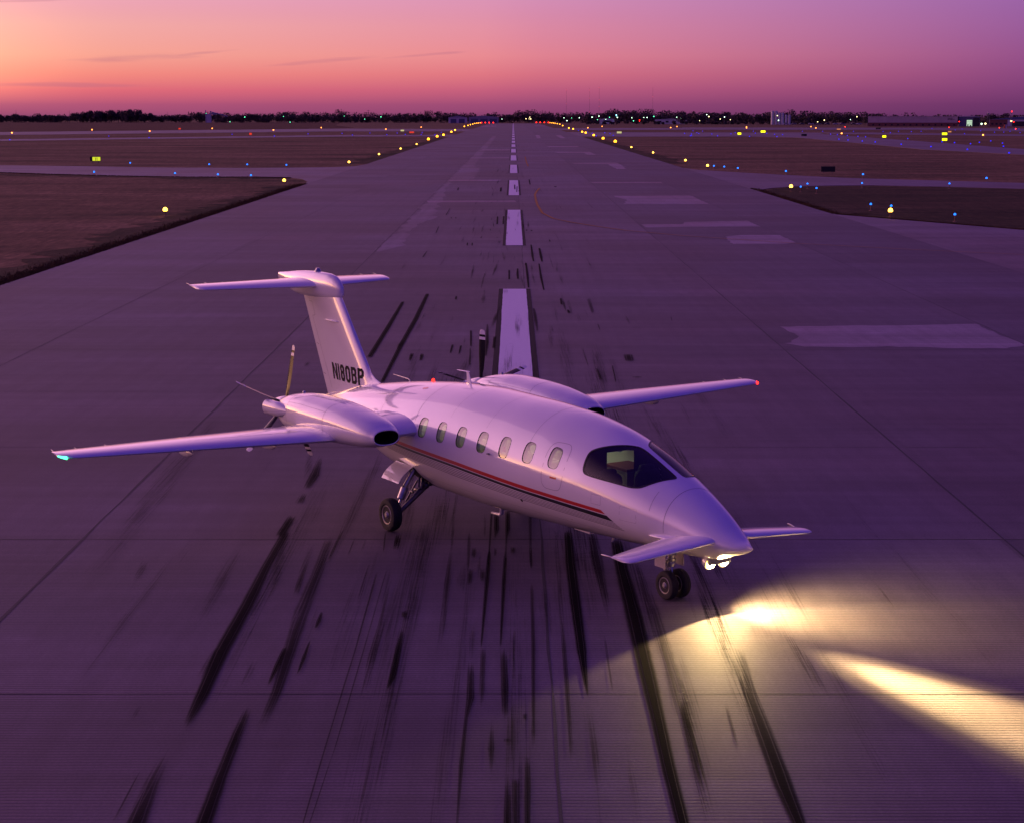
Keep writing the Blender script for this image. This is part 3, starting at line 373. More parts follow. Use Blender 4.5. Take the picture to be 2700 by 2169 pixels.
for poly in ([(-21.46, 600), (-24, 607), (-58, 602), (-109, 544.5), (-144, 497), (-420, 120), (-450, 150), (-154.5, 534), (-116, 580), (-63, 651), (-24, 657.5), (-21.46, 665)],
             [(-21.46, 800), (-25, 804), (-78, 803), (-189, 652), (-500, 230), (-540, 330), (-221.5, 766), (-94, 970), (-24, 937), (-21.46, 930)],
             [(23.02, 596), (27, 602), (57.5, 602), (82, 600), (92, 575), (89.4, 461.4), (86, 374), (92.5, 321), (120, 210), (150, 180), (150, 232), (107.8, 374), (110.9, 448), (114.2, 540), (119.3, 679), (127, 742), (97, 743), (27, 757), (23.02, 764)],
             [(125, 690), (178, 615), (240, 470), (420, 200), (450, 240), (280, 500), (200, 655), (150, 742), (127, 742)],
             [(23.02, 868), (27, 874), (85, 893), (204, 892), (230, 801), (330, 640), (380, 690), (278, 967), (236, 1031), (101, 1060), (98, 1033), (30, 995), (23.02, 1000)]):
    o = slab('taxiway', poly, -.004, TAXI); tag(o, kind='structure')

# ---- joints, patches, paint and rubber on the runway
JOINT = noisy(mat('joint_sealant', (.030, .027, .030), .8), .3, 3)
PATCH = concrete('repair_concrete', (.290, .245, .250), False, False)
PATCHD = concrete('oil_stained_concrete', (.19, .155, .145), False, False)
b = MB()
def strip(b, pts, z, ws):
    L = []
    for i, (x, y) in enumerate(pts):
        x0, y0 = pts[max(i-1, 0)]; x1, y1 = pts[min(i+1, len(pts)-1)]
        d = math.hypot(x1-x0, y1-y0); nx, ny = (y1-y0)/d, -(x1-x0)/d; wd = ws[i] if isinstance(ws, list) else ws
        L += [(x-nx*wd/2, y-ny*wd/2, z), (x+nx*wd/2, y+ny*wd/2, z)]
    b.add(L, [(2*i, 2*i+1, 2*i+3, 2*i+2) for i in range(len(pts)-1)])
for x, wd in ((-14.55, .034), (-7.22, .045), (.475, .035), (8.22, .04), (15.86, .03)):
    ys = [6+i*1.5 for i in range(80)]+[130+i*25 for i in range(55)]
    strip(b, [(x+rnd.uniform(-.012, .012), y) for y in ys], .004, [wd*(.55+rnd.random()*.9) for y in ys])
ys = [12.67, 20.64, 28.61, 36.9, 44.5, 52.5, 58.4, 66.2]+[74.2+7.97*i for i in range(24)]
for i, y in enumerate(ys):
    strip(b, [(-21.4+k*1.1, y+rnd.uniform(-.012, .012)) for k in range(41)], .0042, [(.02 if i < 3 else .017)*(.6+.8*rnd.random()) for _ in range(41)])
jo = b.build('joint_line', JOINT, runway, fixn=False)
def ragged(poly, amp, step=.7):
    out = []
    for i, p in enumerate(poly):
        q = poly[(i+1) % len(poly)]; n = max(1, int(math.dist(p, q)/step))
        for k in range(n):
            f = k/n; out.append((p[0]+(q[0]-p[0])*f+rnd.uniform(-amp, amp), p[1]+(q[1]-p[1])*f+rnd.uniform(-amp, amp)*1.2))
    return out
PATCHES = [[(8.75, 155.8), (15.8, 156.5), (15.7, 141.7), (8.75, 141.8), (9.6, 148)],
           [(8.3, 114.6), (11.1, 114.8), (11.4, 117.3), (15.8, 118.6), (15.8, 112.5), (10.8, 112.1), (8.5, 111.5)],
           [(12.4, 102.8), (13.5, 104.4), (15.8, 104.4), (15.8, 98.2), (15, 97), (12.1, 97)],
           [(8.9, 58.5), (10.8, 58.8), (14, 59), (15.72, 59.4), (15.8, 53.7), (15, 53), (13.4, 53), (11.5, 53.4), (10, 53.2), (8.9, 53.4), (8.5, 54.1), (9.2, 55.9), (9.1, 57.1)],
           [(8.2, 188.8), (15.8, 188.8), (15.7, 185.3), (8.3, 185.3)],
           [(8.5, 265), (15.6, 266.9), (15.6, 258.2), (9.2, 259.9)], [(13.8, 258), (15.6, 258), (15.1, 235), (13.7, 235)],
           [(8, 346.6), (15, 346.6), (14.9, 321), (13.4, 321), (13.5, 337.7), (8.3, 337.7)], [(7.9, 411.5), (14.9, 411.5), (14.8, 399), (8, 399)],
           [(8.06, 646), (9.5, 646), (8.7, 556), (7.4, 556)], [(15.3, 646), (17.3, 646), (16.4, 556), (14.9, 556)],
           [(-7.1, 196), (-1.4, 195.5), (-1.4, 192.3), (-7.1, 191.5)], [(-7.1, 147), (.2, 147.2), (.2, 144.9), (-7.1, 144)], [(-7.1, 300), (-.6, 300.5), (-.6, 294), (-7.1, 293.5)], [(-6.5, 372), (-.6, 372), (-.6, 362), (-6.5, 362)],
           [(-22, 1245), (-12, 1245), (-11.5, 1160), (-21, 1160)], [(15.2, 1262), (22.6, 1262), (22.6, 1190), (15, 1190)]]
b = MB()
for ip, p in enumerate(PATCHES):
    far = p[0][1]; r = ragged(p, .07 if far < 130 else .16, .35 if far < 130 else 1.2)
    vs, fs = tri_fill(r); b.add([(x, y, .0045+.0002*ip) for x, y in vs], fs)
b.build('repair_patch', PATCH, runway, fixn=False)
b = MB(); r = ragged([(-6.9, 616), (-5.8, 616), (-5.6, 250), (-4.5, 235), (-4.6, 195), (-6.7, 192), (-5.8, 134), (-5.5, 122), (-6.6, 110), (-5.9, 96), (-7.1, 90), (-7.15, 616)], .3, 1.6); vs, fs = tri_fill(r); b.add([(x, y, .0040) for x, y in vs], fs); b.build('worn_strip', concrete('worn_pale_concrete', (.185, .160, .168), False, False), runway, fixn=False)
def mask_mat(name, col, rough, uvw=True, streak=1.0, fade=.12, wear=0., spec=.12, soft=.0):
    """paint or rubber that thins out along its edges and lets the concrete show through"""
    m = bpy.data.materials.new(name); m.use_nodes = True; t = m.node_tree; b = t.nodes['Principled BSDF']
    b.inputs['Base Color'].default_value = (*col, 1); b.inputs['Roughness'].default_value = rough; b.inputs['Specular IOR Level'].default_value = spec
    at = N(t, 'ShaderNodeAttribute', attribute_name='mask'); sp = N(t, 'ShaderNodeSeparateXYZ'); t.links.new(at.outputs['Vector'], sp.inputs[0])
    g = N(t, 'ShaderNodeNewGeometry'); pos = g.outputs['Position']
    edge = mr(t, M_(t, 'ABSOLUTE', sp.outputs[0]), 1.0, 1-fade*2)
    n1 = pnoise(t, pos, 1, (38, .35, 1), 3, .6); n2 = pnoise(t, pos, 1, (3.5, 11, 1), 4, .7)
    sw = N(t, 'ShaderNodeSeparateXYZ'); t.links.new(pos, sw.inputs[0])
    gr_ = M_(t, 'ABSOLUTE', M_(t, 'SUBTRACT', M_(t, 'FRACT', M_(t, 'DIVIDE', sw.outputs[1], .084)), .5))
    u = M_(t, 'ABSOLUTE', sp.outputs[0])
    d = M_(t, 'MULTIPLY', sp.outputs[1], M_(t, 'SUBTRACT', 1.0, M_(t, 'MULTIPLY', M_(t, 'POWER', u, 2.2), soft)))
    v = M_(t, 'ADD', M_(t, 'MULTIPLY', n1, .78), M_(t, 'MULTIPLY', n2, .22))
    tread = M_(t, 'MULTIPLY', mr(t, M_(t, 'ABSOLUTE', M_(t, 'SUBTRACT', u, .40)), .075, .03), .55 if soft else 0.)
    # dark marks fill in, faint marks and edges break up in streaks along the wheel's path
    a = mr(t, M_(t, 'SUBTRACT', v, M_(t, 'MULTIPLY', M_(t, 'SUBTRACT', 1.02, d), .60)), -.10, .20)
    a = M_(t, 'MULTIPLY', M_(t, 'MULTIPLY', a, edge), M_(t, 'ADD', M_(t, 'MULTIPLY', d, .75), .25), clamp=True)
    a = M_(t, 'MULTIPLY', a, M_(t, 'SUBTRACT', 1.0, tread))
    if wear: a = M_(t, 'MULTIPLY', a, mr(t, n2, .26, .40, 1-wear, 1))
    tr = N(t, 'ShaderNodeBsdfTransparent'); mx = N(t, 'ShaderNodeMixShader'); o = t.nodes['Material Output']
    t.links.new(a, mx.inputs[0]); t.links.new(tr.outputs[0], mx.inputs[1]); t.links.new(b.outputs[0], mx.inputs[2]); t.links.new(mx.outputs[0], o.inputs[0]); return m
RUBBER = mask_mat('tyre_rubber_deposit', (.0055, .0045, .0055), .9, spec=.03, soft=.62, fade=.2)
def mark_mesh(name, marks, m, z, parent, soft=True):
    vs, fs, mk = [], [], []
    for L in marks:
        L = [tuple(p) for p in L]
        if soft and L[-1][1] < 17.6 and L[0][1] > L[-1][1]:    # runs on out of sight
            a, e = L[-2], L[-1]; k = (e[1]-13.0)/max(.1, a[1]-e[1]); L.append((e[0]+(e[0]-a[0])*k, 13.0, e[2], e[3]))
        # resample finely so the edges waver a little
        pts = []
        for (x0, y0, w0, d0), (x1, y1, w1, d1) in zip(L[:-1], L[1:]):
            n = max(6, min(60, int(math.hypot(x1-x0, y1-y0)/.18)))
            for k in range(n):
                f = k/n; pts.append((x0+(x1-x0)*f, y0+(y1-y0)*f, w0+(w1-w0)*f, d0+(d1-d0)*f))
        pts.append(L[-1])
        z += 4e-6*1
        b0 = len(vs); jw = 0
        for i, (x, y, wd, d) in enumerate(pts):
            jw = jw*.7+rnd.uniform(-.06, .06)*wd
            e = min(i, len(pts)-1-i); dd = d*min(1, (e/2.6)**.6) if soft else d
            
            ww = wd/2*(1.28 if soft else 1.04)+abs(jw)*(.4 if soft else .15); vs += [(x-ww, y, z), (x, y, z), (x+ww, y, z)]; mk += [(-1, dd, 0), (0, dd, 0), (1, dd, 0)]
        for i in range(len(pts)-1):
            q = b0+3*i; fs += [(q, q+1, q+4, q+3), (q+1, q+2, q+5, q+4)]
    me = bpy.data.meshes.new(name); me.from_pydata(vs, [], fs); me.materials.append(m)
    at = me.attributes.new('mask', 'FLOAT_VECTOR', 'POINT'); at.data.foreach_set('vector', [c for v in mk for c in v])
    o = bpy.data.objects.new(name, me); COL.objects.link(o); o.parent = parent; return o
# many small skids besides the ones one can follow
extra = []
for i in range(190):
    y = 42*math.exp(rnd.random()*2.3); x = rnd.gauss(-.6, 2.0); wd = rnd.uniform(.05, .16); ln = rnd.uniform(1.2, 6)*(1+y/90)
    if 28 < y < 45 and abs(x) < 3: continue
    dx = rnd.gauss(0, .012)*ln; d = rnd.choice([.2, .25, .3, .35, .5])
    extra.append([(x, y, wd*.5, d*.4), (x+dx*.4, y+ln*.4, wd, d), (x+dx, y+ln, wd*.4, d*.2)])
for i in range(46):
    y = rnd.uniform(13.5, 40); x = rnd.gauss(.3, 3.6); wd = rnd.uniform(.05, .22); ln = rnd.uniform(1.2, 5); d = rnd.choice([.16, .2, .25, .3])
    dx = rnd.gauss(0, .03)*ln
    extra.append([(x, y, wd*.6, d*.4), (x+dx*.5, y+ln*.5, wd, d), (x+dx, y+ln, wd*.5, d*.3)])
for i in range(60):
    y = rnd.uniform(14, 44); x = rnd.gauss(.2, 2.8); wd = rnd.uniform(.12, .45); ln = rnd.uniform(5, 16); d = rnd.choice([.12, .16, .2, .26])
    dx = rnd.gauss(0, .02)*ln; extra.append([(x, y, wd*.7, d*.5), (x+dx*.3, y+ln*.3, wd, d), (x+dx*.7, y+ln*.7, wd, d), (x+dx, y+ln, wd*.6, d*.3)])
mark_mesh('rubber_mark', MARKS+extra, RUBBER, .0215, runway)
# centre line: 36.6 m stripes, 24.4 m gaps, white with black borders
WPAINT = mask_mat('worn_white_marking_paint', (.80, .76, .78), .7, fade=.01, wear=.45, spec=.4)
BPAINT = mask_mat('black_marking_border', (.012, .010, .014), .8, fade=.06)
YPAINT = mask_mat('worn_yellow_marking_paint', (.50, .25, .03), .7, fade=.1, wear=.5)
wm, bmk = [], []
for k in range(-1, 25):
    y0 = 95.83+60.96*k; y1 = y0+36.58
    if k == -1: y0, y1 = 34.9, 71.45
    wm.append([(.06, y0, .90, .97), (.06, y1, .90, .97)])
    for sx_ in (-1, 1): bmk.append([(.06+sx_*.54, y0-.1, .20, .97), (.06+sx_*.54, y1+.05, .20, .97)])
mark_mesh('centreline_border', bmk, BPAINT, .0135, runway, False)
mark_mesh('centreline_stripe', wm, WPAINT, .0172, runway, False)
YC = [(2.1, 246), (2.0, 268), (2.05, 306)]
YL = [(2.6, 172.5), (2.2, 165), (1.95, 158), (1.9, 148), (1.92, 140), (2.12, 127.9), (2.77, 120.9), (3.83, 116.8), (5.22, 112.7), (6.97, 108.3), (9.99, 103.5), (15.5, 97.4), (21.4, 92.4), (26, 89.2), (40, 78)]
mark_mesh('lead_off_line', [[(x, y, .16, .75) for x, y in YL], [(x, y, .16, .7) for x, y in YC]], YPAINT, .0285, runway)

# grass blades: dense along the pavement edges, thinner farther off
VERGE = grass_mat('longer_green_grass', (.030, .032, .012, 1), (.066, .054, .026, 1), (.115, .078, .044, 1))
def verge(line, side, w0, w1):
    b = MB(); vs = []
    for i, (x, y) in enumerate(line):
        k = w0+(w1-w0)*rnd.random(); nx, ny = side; vs += [(x, y, -.028), (x+nx*k, y+ny*k, -.028)]
    b.add(vs, [(2*i, 2*i+1, 2*i+3, 2*i+2) for i in range(len(line)-1)]); o = b.build('grass_verge', VERGE, fixn=False); tag(o, kind='structure')
verge([(-21.3, 60+i*1.5) for i in range(80)], (-1, 0), 1.4, 4.2)
verge([(-21.3, 262+i*4) for i in range(80)], (-1, 0), 2, 4.5)
verge([(23, 262+i*4) for i in range(80)], (1, 0), 2, 4.5)
verge([(-26-i*1.5, 204+max(0, i-8)*.75) for i in range(60)], (0, -1), 2, 7)
verge([(23.2+i*.6, 126.5-i*.6*2.0) for i in range(16)]+[(33+i*1.2, 107-i*2.1) for i in range(20)], (.7, .7), 2, 6)
verge([(23, 127+i*1.2) for i in range(34)], (1, 0), 1.5, 4)
verge([(27+i*1.2, 176) for i in range(14)]+[(45+i*1.6, 174-i*1.15) for i in range(26)], (0, -1), 2, 9)
o_ = sheet('grass_verge', [[(23.3, 130), (23.4, 165), (25.4, 172), (28.2, 175.5), (36.6, 178), (42.3, 175.6), (49.5, 169.8), (90, 139.6), (200, 58), (120, 0), (82, 34), (52, 76), (38, 99), (32, 111), (25.5, 125)]], -.036, VERGE); tag(o_, kind='structure')
def grass_blades():
    g = random.Random(3); vs, fs = [], []
    def blade(x, y, h):
        a = g.random()*6.283; wd = .012+y*.00022; lx, ly = g.gauss(0, .35)*h, g.gauss(0, .35)*h
        ca, sa = math.cos(a)*wd, math.sin(a)*wd; i = len(vs)
        vs.extend([(x-ca, y-sa, -.05), (x+ca, y+sa, -.05), (x+lx, y+ly, -.045+h)]); fs.append((i, i+1, i+2))
    for i in range(30000):                                  # the left verge beside the runway
        y = 66+118*g.random()**1.4; d = abs(g.gauss(0, .5)); blade(-21.42-d, y, g.uniform(.05, .12))
    for i in range(16000):                                  # the right wedge beside the apron
        x = 23.2+18*g.random(); lo = 126.5-(x-23.2)*2.06 if x < 32 else 109-(x-32)*1.8
        blade(x, lo+abs(g.gauss(0, .5)), g.uniform(.05, .12))
    for i in range(6000): blade(23.05+abs(g.gauss(0, .35)), g.uniform(127, 172), g.uniform(.05, .12))
    for (x0, y0), (x1, y1) in zip(TL_lo[3:8], TL_lo[4:9]):  # along the taxiway
        for i in range(500):
            f = g.random(); blade(x0+(x1-x0)*f, y0+(y1-y0)*f-abs(g.gauss(0, .6)), .12)
    me = bpy.data.meshes.new('grass'); me.from_pydata(vs, [], fs); me.materials.append(BLADES)
    o = bpy.data.objects.new('grass', me); COL.objects.link(o); tag(o, 'short dry grass along the pavement edges', 'grass', kind='stuff')
BLADES = mat('grass_blade', (.10, .085, .035), .9, spec=.1)
t_ = BLADES.node_tree; b_ = t_.nodes['Principled BSDF']; g_ = N(t_, 'ShaderNodeNewGeometry')
t_.links.new(ramp(t_, pnoise(t_, g_.outputs['Position'], .5, (1, 1, 1), 5, .7), [(.3, (.036, .038, .012, 1)), (.55, (.10, .058, .028, 1)), (.75, (.15, .085, .05, 1))]), b_.inputs['Base Color'])
grass_blades()
# ------------------------------------------------------------------ the aircraft
# aircraft coordinates: s = metres aft of the nose tip, y = to its left, z = above the ground
HD = 0.576926
plane = empty('airplane', (3.30428, 23.53004, 0), math.atan2(-math.cos(HD), math.sin(HD)))
tag(plane, 'white twin pusher-propeller business plane with red and black stripes standing on the runway', 'airplane')
A = lambda s, y, z: (-s, y, z)
def pch(xs, ys, x):
    n = len(xs); h = [xs[i+1]-xs[i] for i in range(n-1)]; m = [(ys[i+1]-ys[i])/h[i] for i in range(n-1)]
    k = 0
    while k < n-2 and x > xs[k+1]: k += 1
    def dv(i):
        if i == 0: return m[0]
        if i == n-1: return m[-1]
        if m[i-1]*m[i] <= 0: return 0.
        w1 = 2*h[i]+h[i-1]; w2 = h[i]+2*h[i-1]; return (w1+w2)/(w1/m[i-1]+w2/m[i])
    t = (x-xs[k])/h[k]
    return (2*t**3-3*t**2+1)*ys[k]+(t**3-2*t**2+t)*h[k]*dv(k)+(-2*t**3+3*t**2)*ys[k+1]+(t**3-t**2)*h[k]*dv(k+1)
FU = [math.sqrt(v) for v in FUS_S]
_pc = {}
def prof(s):
    s = min(12.9, max(.0004, s)); k = round(s, 5)
    if k not in _pc:
        q = math.sqrt(s); zt, zb, wd, ex = (pch(FU, a, q) for a in (FUS_T, FUS_B, FUS_W, FUS_E))
        wd = max(wd, .004); zt = max(zt, zb+.006); _pc[k] = (zt, zb, wd, ex)
    return _pc[k]
def fus(s, th):
    zt, zb, wd, ex = prof(s); zc = zb+.47*(zt-zb); c, n = math.cos(th), math.sin(th); e = 2/(ex if n > 0 else 2.15)
    y = -wd*math.copysign(abs(c)**e, c); b = zt-zc if n > 0 else zc-zb
    return y, zc+b*math.copysign(abs(n)**e, n)
def fnorm(s, y, z):
    def F(s):
        zt, zb, wd, ex = prof(s); zc = zb+.47*(zt-zb); up = z > zc; e = ex if up else 2.15; b = (zt-zc) if up else (zc-zb)
        u, v = abs(y)/wd, abs(z-zc)/b
        return u**e+v**e, e*u**(e-1)/wd*math.copysign(1, y), e*v**(e-1)/b*(1 if up else -1)
    h = .012 if s > .05 else .004
    f, gy, gz = F(s); gs = (F(s+h)[0]-F(max(s-h, .001))[0])/(s+h-max(s-h, .001))
    d = math.sqrt(gs*gs+gy*gy+gz*gz) or 1
    return gs/d, gy/d, gz/d
def fpt(s, th, off=0.):
    y, z = fus(s, th); n = fnorm(s, y, z)
    return A(s+n[0]*off, y+n[1]*off, z+n[2]*off), (-n[0], n[1], n[2])
def th_of(s, y, z):
    zt, zb, wd, ex = prof(s); zc = zb+.47*(zt-zb); b = zt-zc if z > zc else zc-zb; e = 2/(ex if z > zc else 2.15)
    c = min(1, abs(y)/wd)**(1/e); n = min(1, abs(z-zc)/b)**(1/e)
    return math.atan2(math.copysign(n, z-zc), math.copysign(c, -y))
def th_z(s, z):
    zt, zb, wd, ex = prof(s); zc = zb+.47*(zt-zb); b = zt-zc if z > zc else zc-zb; e = 2/(ex if z > zc else 2.15)
    q = min(1, abs(z-zc)/b)**(1/e); return math.copysign(math.asin(q), z-zc)
def mirror(poly): return [(s, math.pi-t) for s, t in reversed(poly)]
def inpoly(p, poly):
    x, y = p; c = False; j = len(poly)-1
    for i in range(len(poly)):
        if (poly[i][1] > y) != (poly[j][1] > y) and x < (poly[j][0]-poly[i][0])*(y-poly[i][1])/(poly[j][1]-poly[i][1])+poly[i][0]: c = not c
        j = i
    return c
def pdist(p, poly):
    best = 9
    for i in range(len(poly)):
        (ax, ay), (bx, by) = poly[i-1], poly[i]; dx, dy = bx-ax, by-ay
        t = max(0, min(1, ((p[0]-ax)*dx+(p[1]-ay)*dy)/(dx*dx+dy*dy+1e-12))); best = min(best, math.hypot(p[0]-ax-t*dx, p[1]-ay-t*dy))
    return best
# --- outlines of the glazing on the skin, in (s, theta)
WINS = []
for i in range(7):
    s0 = 7.395-.62317*i; z0 = 1.803+.01164*i; t0 = th_z(s0, z0); out = []
    a1, a2 = fus(s0, t0-.05), fus(s0, t0+.05); k = .1/math.dist(a1, a2)
    for j in range(36):
        a = 2*math.pi*j/36; c, n = math.cos(a), math.sin(a); e = 2/3.2
        out.append((s0+.128*math.copysign(abs(c)**e, c)+.0, t0+k*.172*math.copysign(abs(n)**e, n)))
    WINS.append(out)
def chaikin(p, n=2, f=.25):
    for _ in range(n):
        q = []
        for i in range(len(p)):
            a, b = p[i], p[(i+1) % len(p)]
            q += [(a[0]+(b[0]-a[0])*f, a[1]+(b[1]-a[1])*f), (a[0]+(b[0]-a[0])*(1-f), a[1]+(b[1]-a[1])*(1-f))]
        p = q
    return p
CK = [(2.985, -.765, 1.77), (3.03, -.69, 1.92), (3.05, -.60, 2.035), (3.0, -.54, 2.085), (2.76, -.33, 2.135), (2.55, -.125, 2.155), (2.45, -.058, 2.145), (2.15, -.05, 2.03), (1.69, -.05, 1.865), (1.61, -.065, 1.84), (1.595, -.12, 1.82), (1.70, -.33, 1.765), (1.83, -.52, 1.70), (1.93, -.575, 1.68), (2.06, -.625, 1.68), (2.5, -.71, 1.705), (2.88, -.775, 1.73)]
CKP = chaikin([(s, th_of(s, y, z)) for s, y, z in CK])
SC = .9
def cdt_skin(s_list, n_th, holes, off, th0=-math.pi/2):
    """skin of the fuselage as a fine triangulation in (s, theta), with true openings"""
    pts, edges, hp = [], [], []
    for h in holes:
        b0 = len(pts); pts += [(s, t*SC) for s, t in h]; edges += [(b0+i, b0+(i+1) % len(h)) for i in range(len(h))]
        hp.append([(s, t*SC) for s, t in h])
    bb = [(min(p[0] for p in h)-.1, max(p[0] for p in h)+.1) for h in hp]
    for s in s_list:
        for k in range(n_th+1):
            p = (s, (th0+2*math.pi*k/n_th)*SC)
            if any(lo < s < hi and (inpoly(p, h) or pdist(p, h) < .012) for h, (lo, hi) in zip(hp, bb)): continue
            pts.append(p)
    vs, _, fs, *_ = delaunay_2d_cdt([Vector(p) for p in pts], edges, [], 0, 1e-6)
    keep = []
    for f in fs:
        c = (sum(vs[i].x for i in f)/len(f), sum(vs[i].y for i in f)/len(f))
        if any(lo < c[0] < hi and inpoly(c, h) for h, (lo, hi) in zip(hp, bb)): continue
        keep.append(tuple(f))
    P3, Nn = [], []
    for v in vs:
        p, n = fpt(v.x, v.y/SC, off); P3.append(p); Nn.append(n)
    return P3, keep, Nn
def orient(P3, fs, Nn, flip=False):
    out = []
    for f in fs:
        a, b_, c = (Vector(P3[i]) for i in f[:3]); g = (b_-a).cross(c-a); n = Vector(Nn[f[0]])+Vector(Nn[f[1]])+Vector(Nn[f[2]])
        ok = g.dot(n) > 0
        if flip: ok = not ok
        out.append(f if ok else tuple(reversed(f)))
    return out
HOLES = WINS+[mirror(h) for h in WINS]+[CKP, mirror(CKP)]
SL = [.0005]+[1.2*(i/18)**2 for i in range(1, 18)]+[1.2+.09*i for i in range(130)]+[12.9]
P3, fs, Nn = cdt_skin(SL, 80, HOLES, 0.)
b = MB(); b.add(P3, orient(P3, fs, Nn), Nn)
zt, zb, wd, ex = prof(12.9)
fuselage = b.build('fuselage', WHITE, plane, smooth=180)
# tail cone end
b = MB(); b.lathe(A(12.87, 0, (zt+zb)/2), (-1, 0, .05), [(0, .04), (.03, .035), (.05, .0)], 16); b.build('tail_cone', WHITE, fuselage, smooth=60)
# inner skin
P3, fs, Nn = cdt_skin([1.5+.12*i for i in range(59)], 56, HOLES, -.06)
Nn = [tuple(-c for c in n) for n in Nn]
b = MB(); b.add(P3, orient(P3, fs, Nn), Nn)
def lining_split():
    for k, f in enumerate(b.f):
        b.mi[k] = 1 if -sum(b.v[i][0] for i in f)/len(f) < 3.12 else 0
lining_split(); b.build('cabin_lining', [CREAM, DARKIN], fuselage, smooth=180)
def scale_poly(h, m):
    """moves an outline inwards by m metres along the skin"""
    cs = sum(p[0] for p in h)/len(h); ct = sum(p[1] for p in h)/len(h); out = []
    n = len(h)
    for i in range(n):
        (s0, t0), (s1, t1) = h[i-1], h[(i+1) % n]; dx, dy = s1-s0, (t1-t0)*SC; L = math.hypot(dx, dy) or 1
        nx, ny = -dy/L, dx/L
        p = h[i]
        if (nx*(cs-p[0])+ny*(ct-p[1])*SC) < 0: nx, ny = -nx, -ny
        out.append((p[0]+nx*m, p[1]+ny*m/SC))
    return out
def skin_ring(b, h0, h1, o0, o1, m=0):
    n = len(h0); b.m = m; vs, ns = [], []
    for p in h0: q, nn = fpt(p[0], p[1], o0); vs.append(q); ns.append(nn)
    for p in h1: q, nn = fpt(p[0], p[1], o1); vs.append(q); ns.append(nn)
    b.add(vs, [(i, (i+1) % n, n+(i+1) % n, n+i) for i in range(n)])
def skin_patch(b, h, off, step=.05):
    ss = [p[0] for p in h]; tt_ = [p[1] for p in h]; pts = [(s, t*SC) for s, t in h]; hp = list(pts); n = len(h)
    s = min(ss)+step/2
    while s < max(ss):
        t = min(tt_)+step/2
        while t < max(tt_):
            if inpoly((s, t*SC), hp) and pdist((s, t*SC), hp) > .012: pts.append((s, t*SC))
            t += step
        s += step
    vs, _, fs, *_ = delaunay_2d_cdt([Vector(p) for p in pts], [(i, (i+1) % n) for i in range(n)], [], 1, 1e-6)
    P3, Nn = [], []
    for v in vs:
        p, q = fpt(v.x, v.y/SC, off); P3.append(p); Nn.append(q)
    b.add(P3, orient(P3, [tuple(f) for f in fs], Nn), Nn)
for h in WINS+[mirror(h) for h in WINS]:
    b = MB(); skin_ring(b, scale_poly(h, -.001), scale_poly(h, .0045), .0025, .0015, 0); skin_ring(b, scale_poly(h, .0045), scale_poly(h, .006), .0015, -.014, 0); skin_ring(b, scale_poly(h, -.002), scale_poly(h, .020), -.016, -.062, 1)
    wf = b.build('window_frame', [SEAL, REVEAL], plane, smooth=30)
    b = MB(); skin_patch(b, scale_poly(h, .005), -.006, .06); b.build('window_pane', GLASS, wf, smooth=180)
for h in (CKP, mirror(CKP)):
    b = MB(); skin_ring(b, scale_poly(h, -.004), scale_poly(h, .022), .003, .0012, 0); skin_ring(b, scale_poly(h, .022), scale_poly(h, .024), .0012, -.065, 0)
    wf = b.build('windshield_frame', SEAL, plane, smooth=30)
    b = MB(); skin_patch(b, scale_poly(h, .015), -.004, .06); b.build('windshield', SHIELD, wf, smooth=180)
# --- painted stripes (thin skins just proud of the fuselage)
def lerp_tab(tab, x):
    for (x0, y0), (x1, y1) in zip(tab[:-1], tab[1:]):
        if x <= x1 or (x1, y1) == tab[-1]: return y0+(y1-y0)*(x-x0)/(x1-x0)
CL_R0 = [(2.0, 1.268), (2.52, 1.285), (4.44, 1.343), (6.24, 1.412), (8.2, 1.450), (10, 1.47)]
CL_R1 = [(2.0, 1.215), (2.42, 1.23), (4.46, 1.282), (6.25, 1.353), (8.31, 1.398), (10, 1.42)]
CL_B0 = [(2.0, 1.201), (2.42, 1.216), (4.46, 1.269), (6.25, 1.340), (8.33, 1.388), (10, 1.41)]
CL_B1 = [(2.0, 1.128), (2.31, 1.142), (4.48, 1.222), (6.26, 1.299), (8.45, 1.350), (10, 1.38)]
CL_P1 = [(2.0, 1.022), (2.1, 1.028), (4.55, 1.082), (7.36, 1.18), (8.79, 1.252), (10, 1.31)]
def slant(z): return 2.52+(1.285-z)*-1.70          # the stripes end on one slanting cut towards the nose
def stripe(name, top, bot, m, n=3, off=.002, sEnd=9.6):
    for side in (1, -1):
        b = MB(); vs, ns, fs = [], [], []
        ns_ = 110
        for i in range(ns_+1):
            for j in range(n+1):
                f = j/n; s = 2.1+(sEnd-2.1)*i/ns_
                z = lerp_tab(top, s)*(1-f)+lerp_tab(bot, s)*f
                s_ = slant(z); s = s_+(sEnd-s_)*i/ns_; z = lerp_tab(top, s)*(1-f)+lerp_tab(bot, s)*f
                th = th_z(s, z); th = th if side == 1 else math.pi-th
                p, nn = fpt(s, th, off); vs.append(p); ns.append(nn)
        for i in range(ns_):
            for j in range(n):
                a = i*(n+1)+j; fs.append((a, a+1, a+n+2, a+n+1))
        b.add(vs, orient(vs, fs, ns), ns); b.build(name, m, fuselage, smooth=180)
stripe('red_stripe', CL_R0, CL_R1, RED); stripe('black_stripe', CL_B0, CL_B1, BLACK)
for k in range(5):
    f0 = (k+.62)/5.1; f1 = (k+1)/5.1
    tp = [(s, z+(lerp_tab(CL_P1, s)-z)*f0) for s, z in CL_B1]; bt = [(s, z+(lerp_tab(CL_P1, s)-z)*f1) for s, z in CL_B1]
    stripe('pinstripe', tp, bt, GREYLINE, 1, .0018)
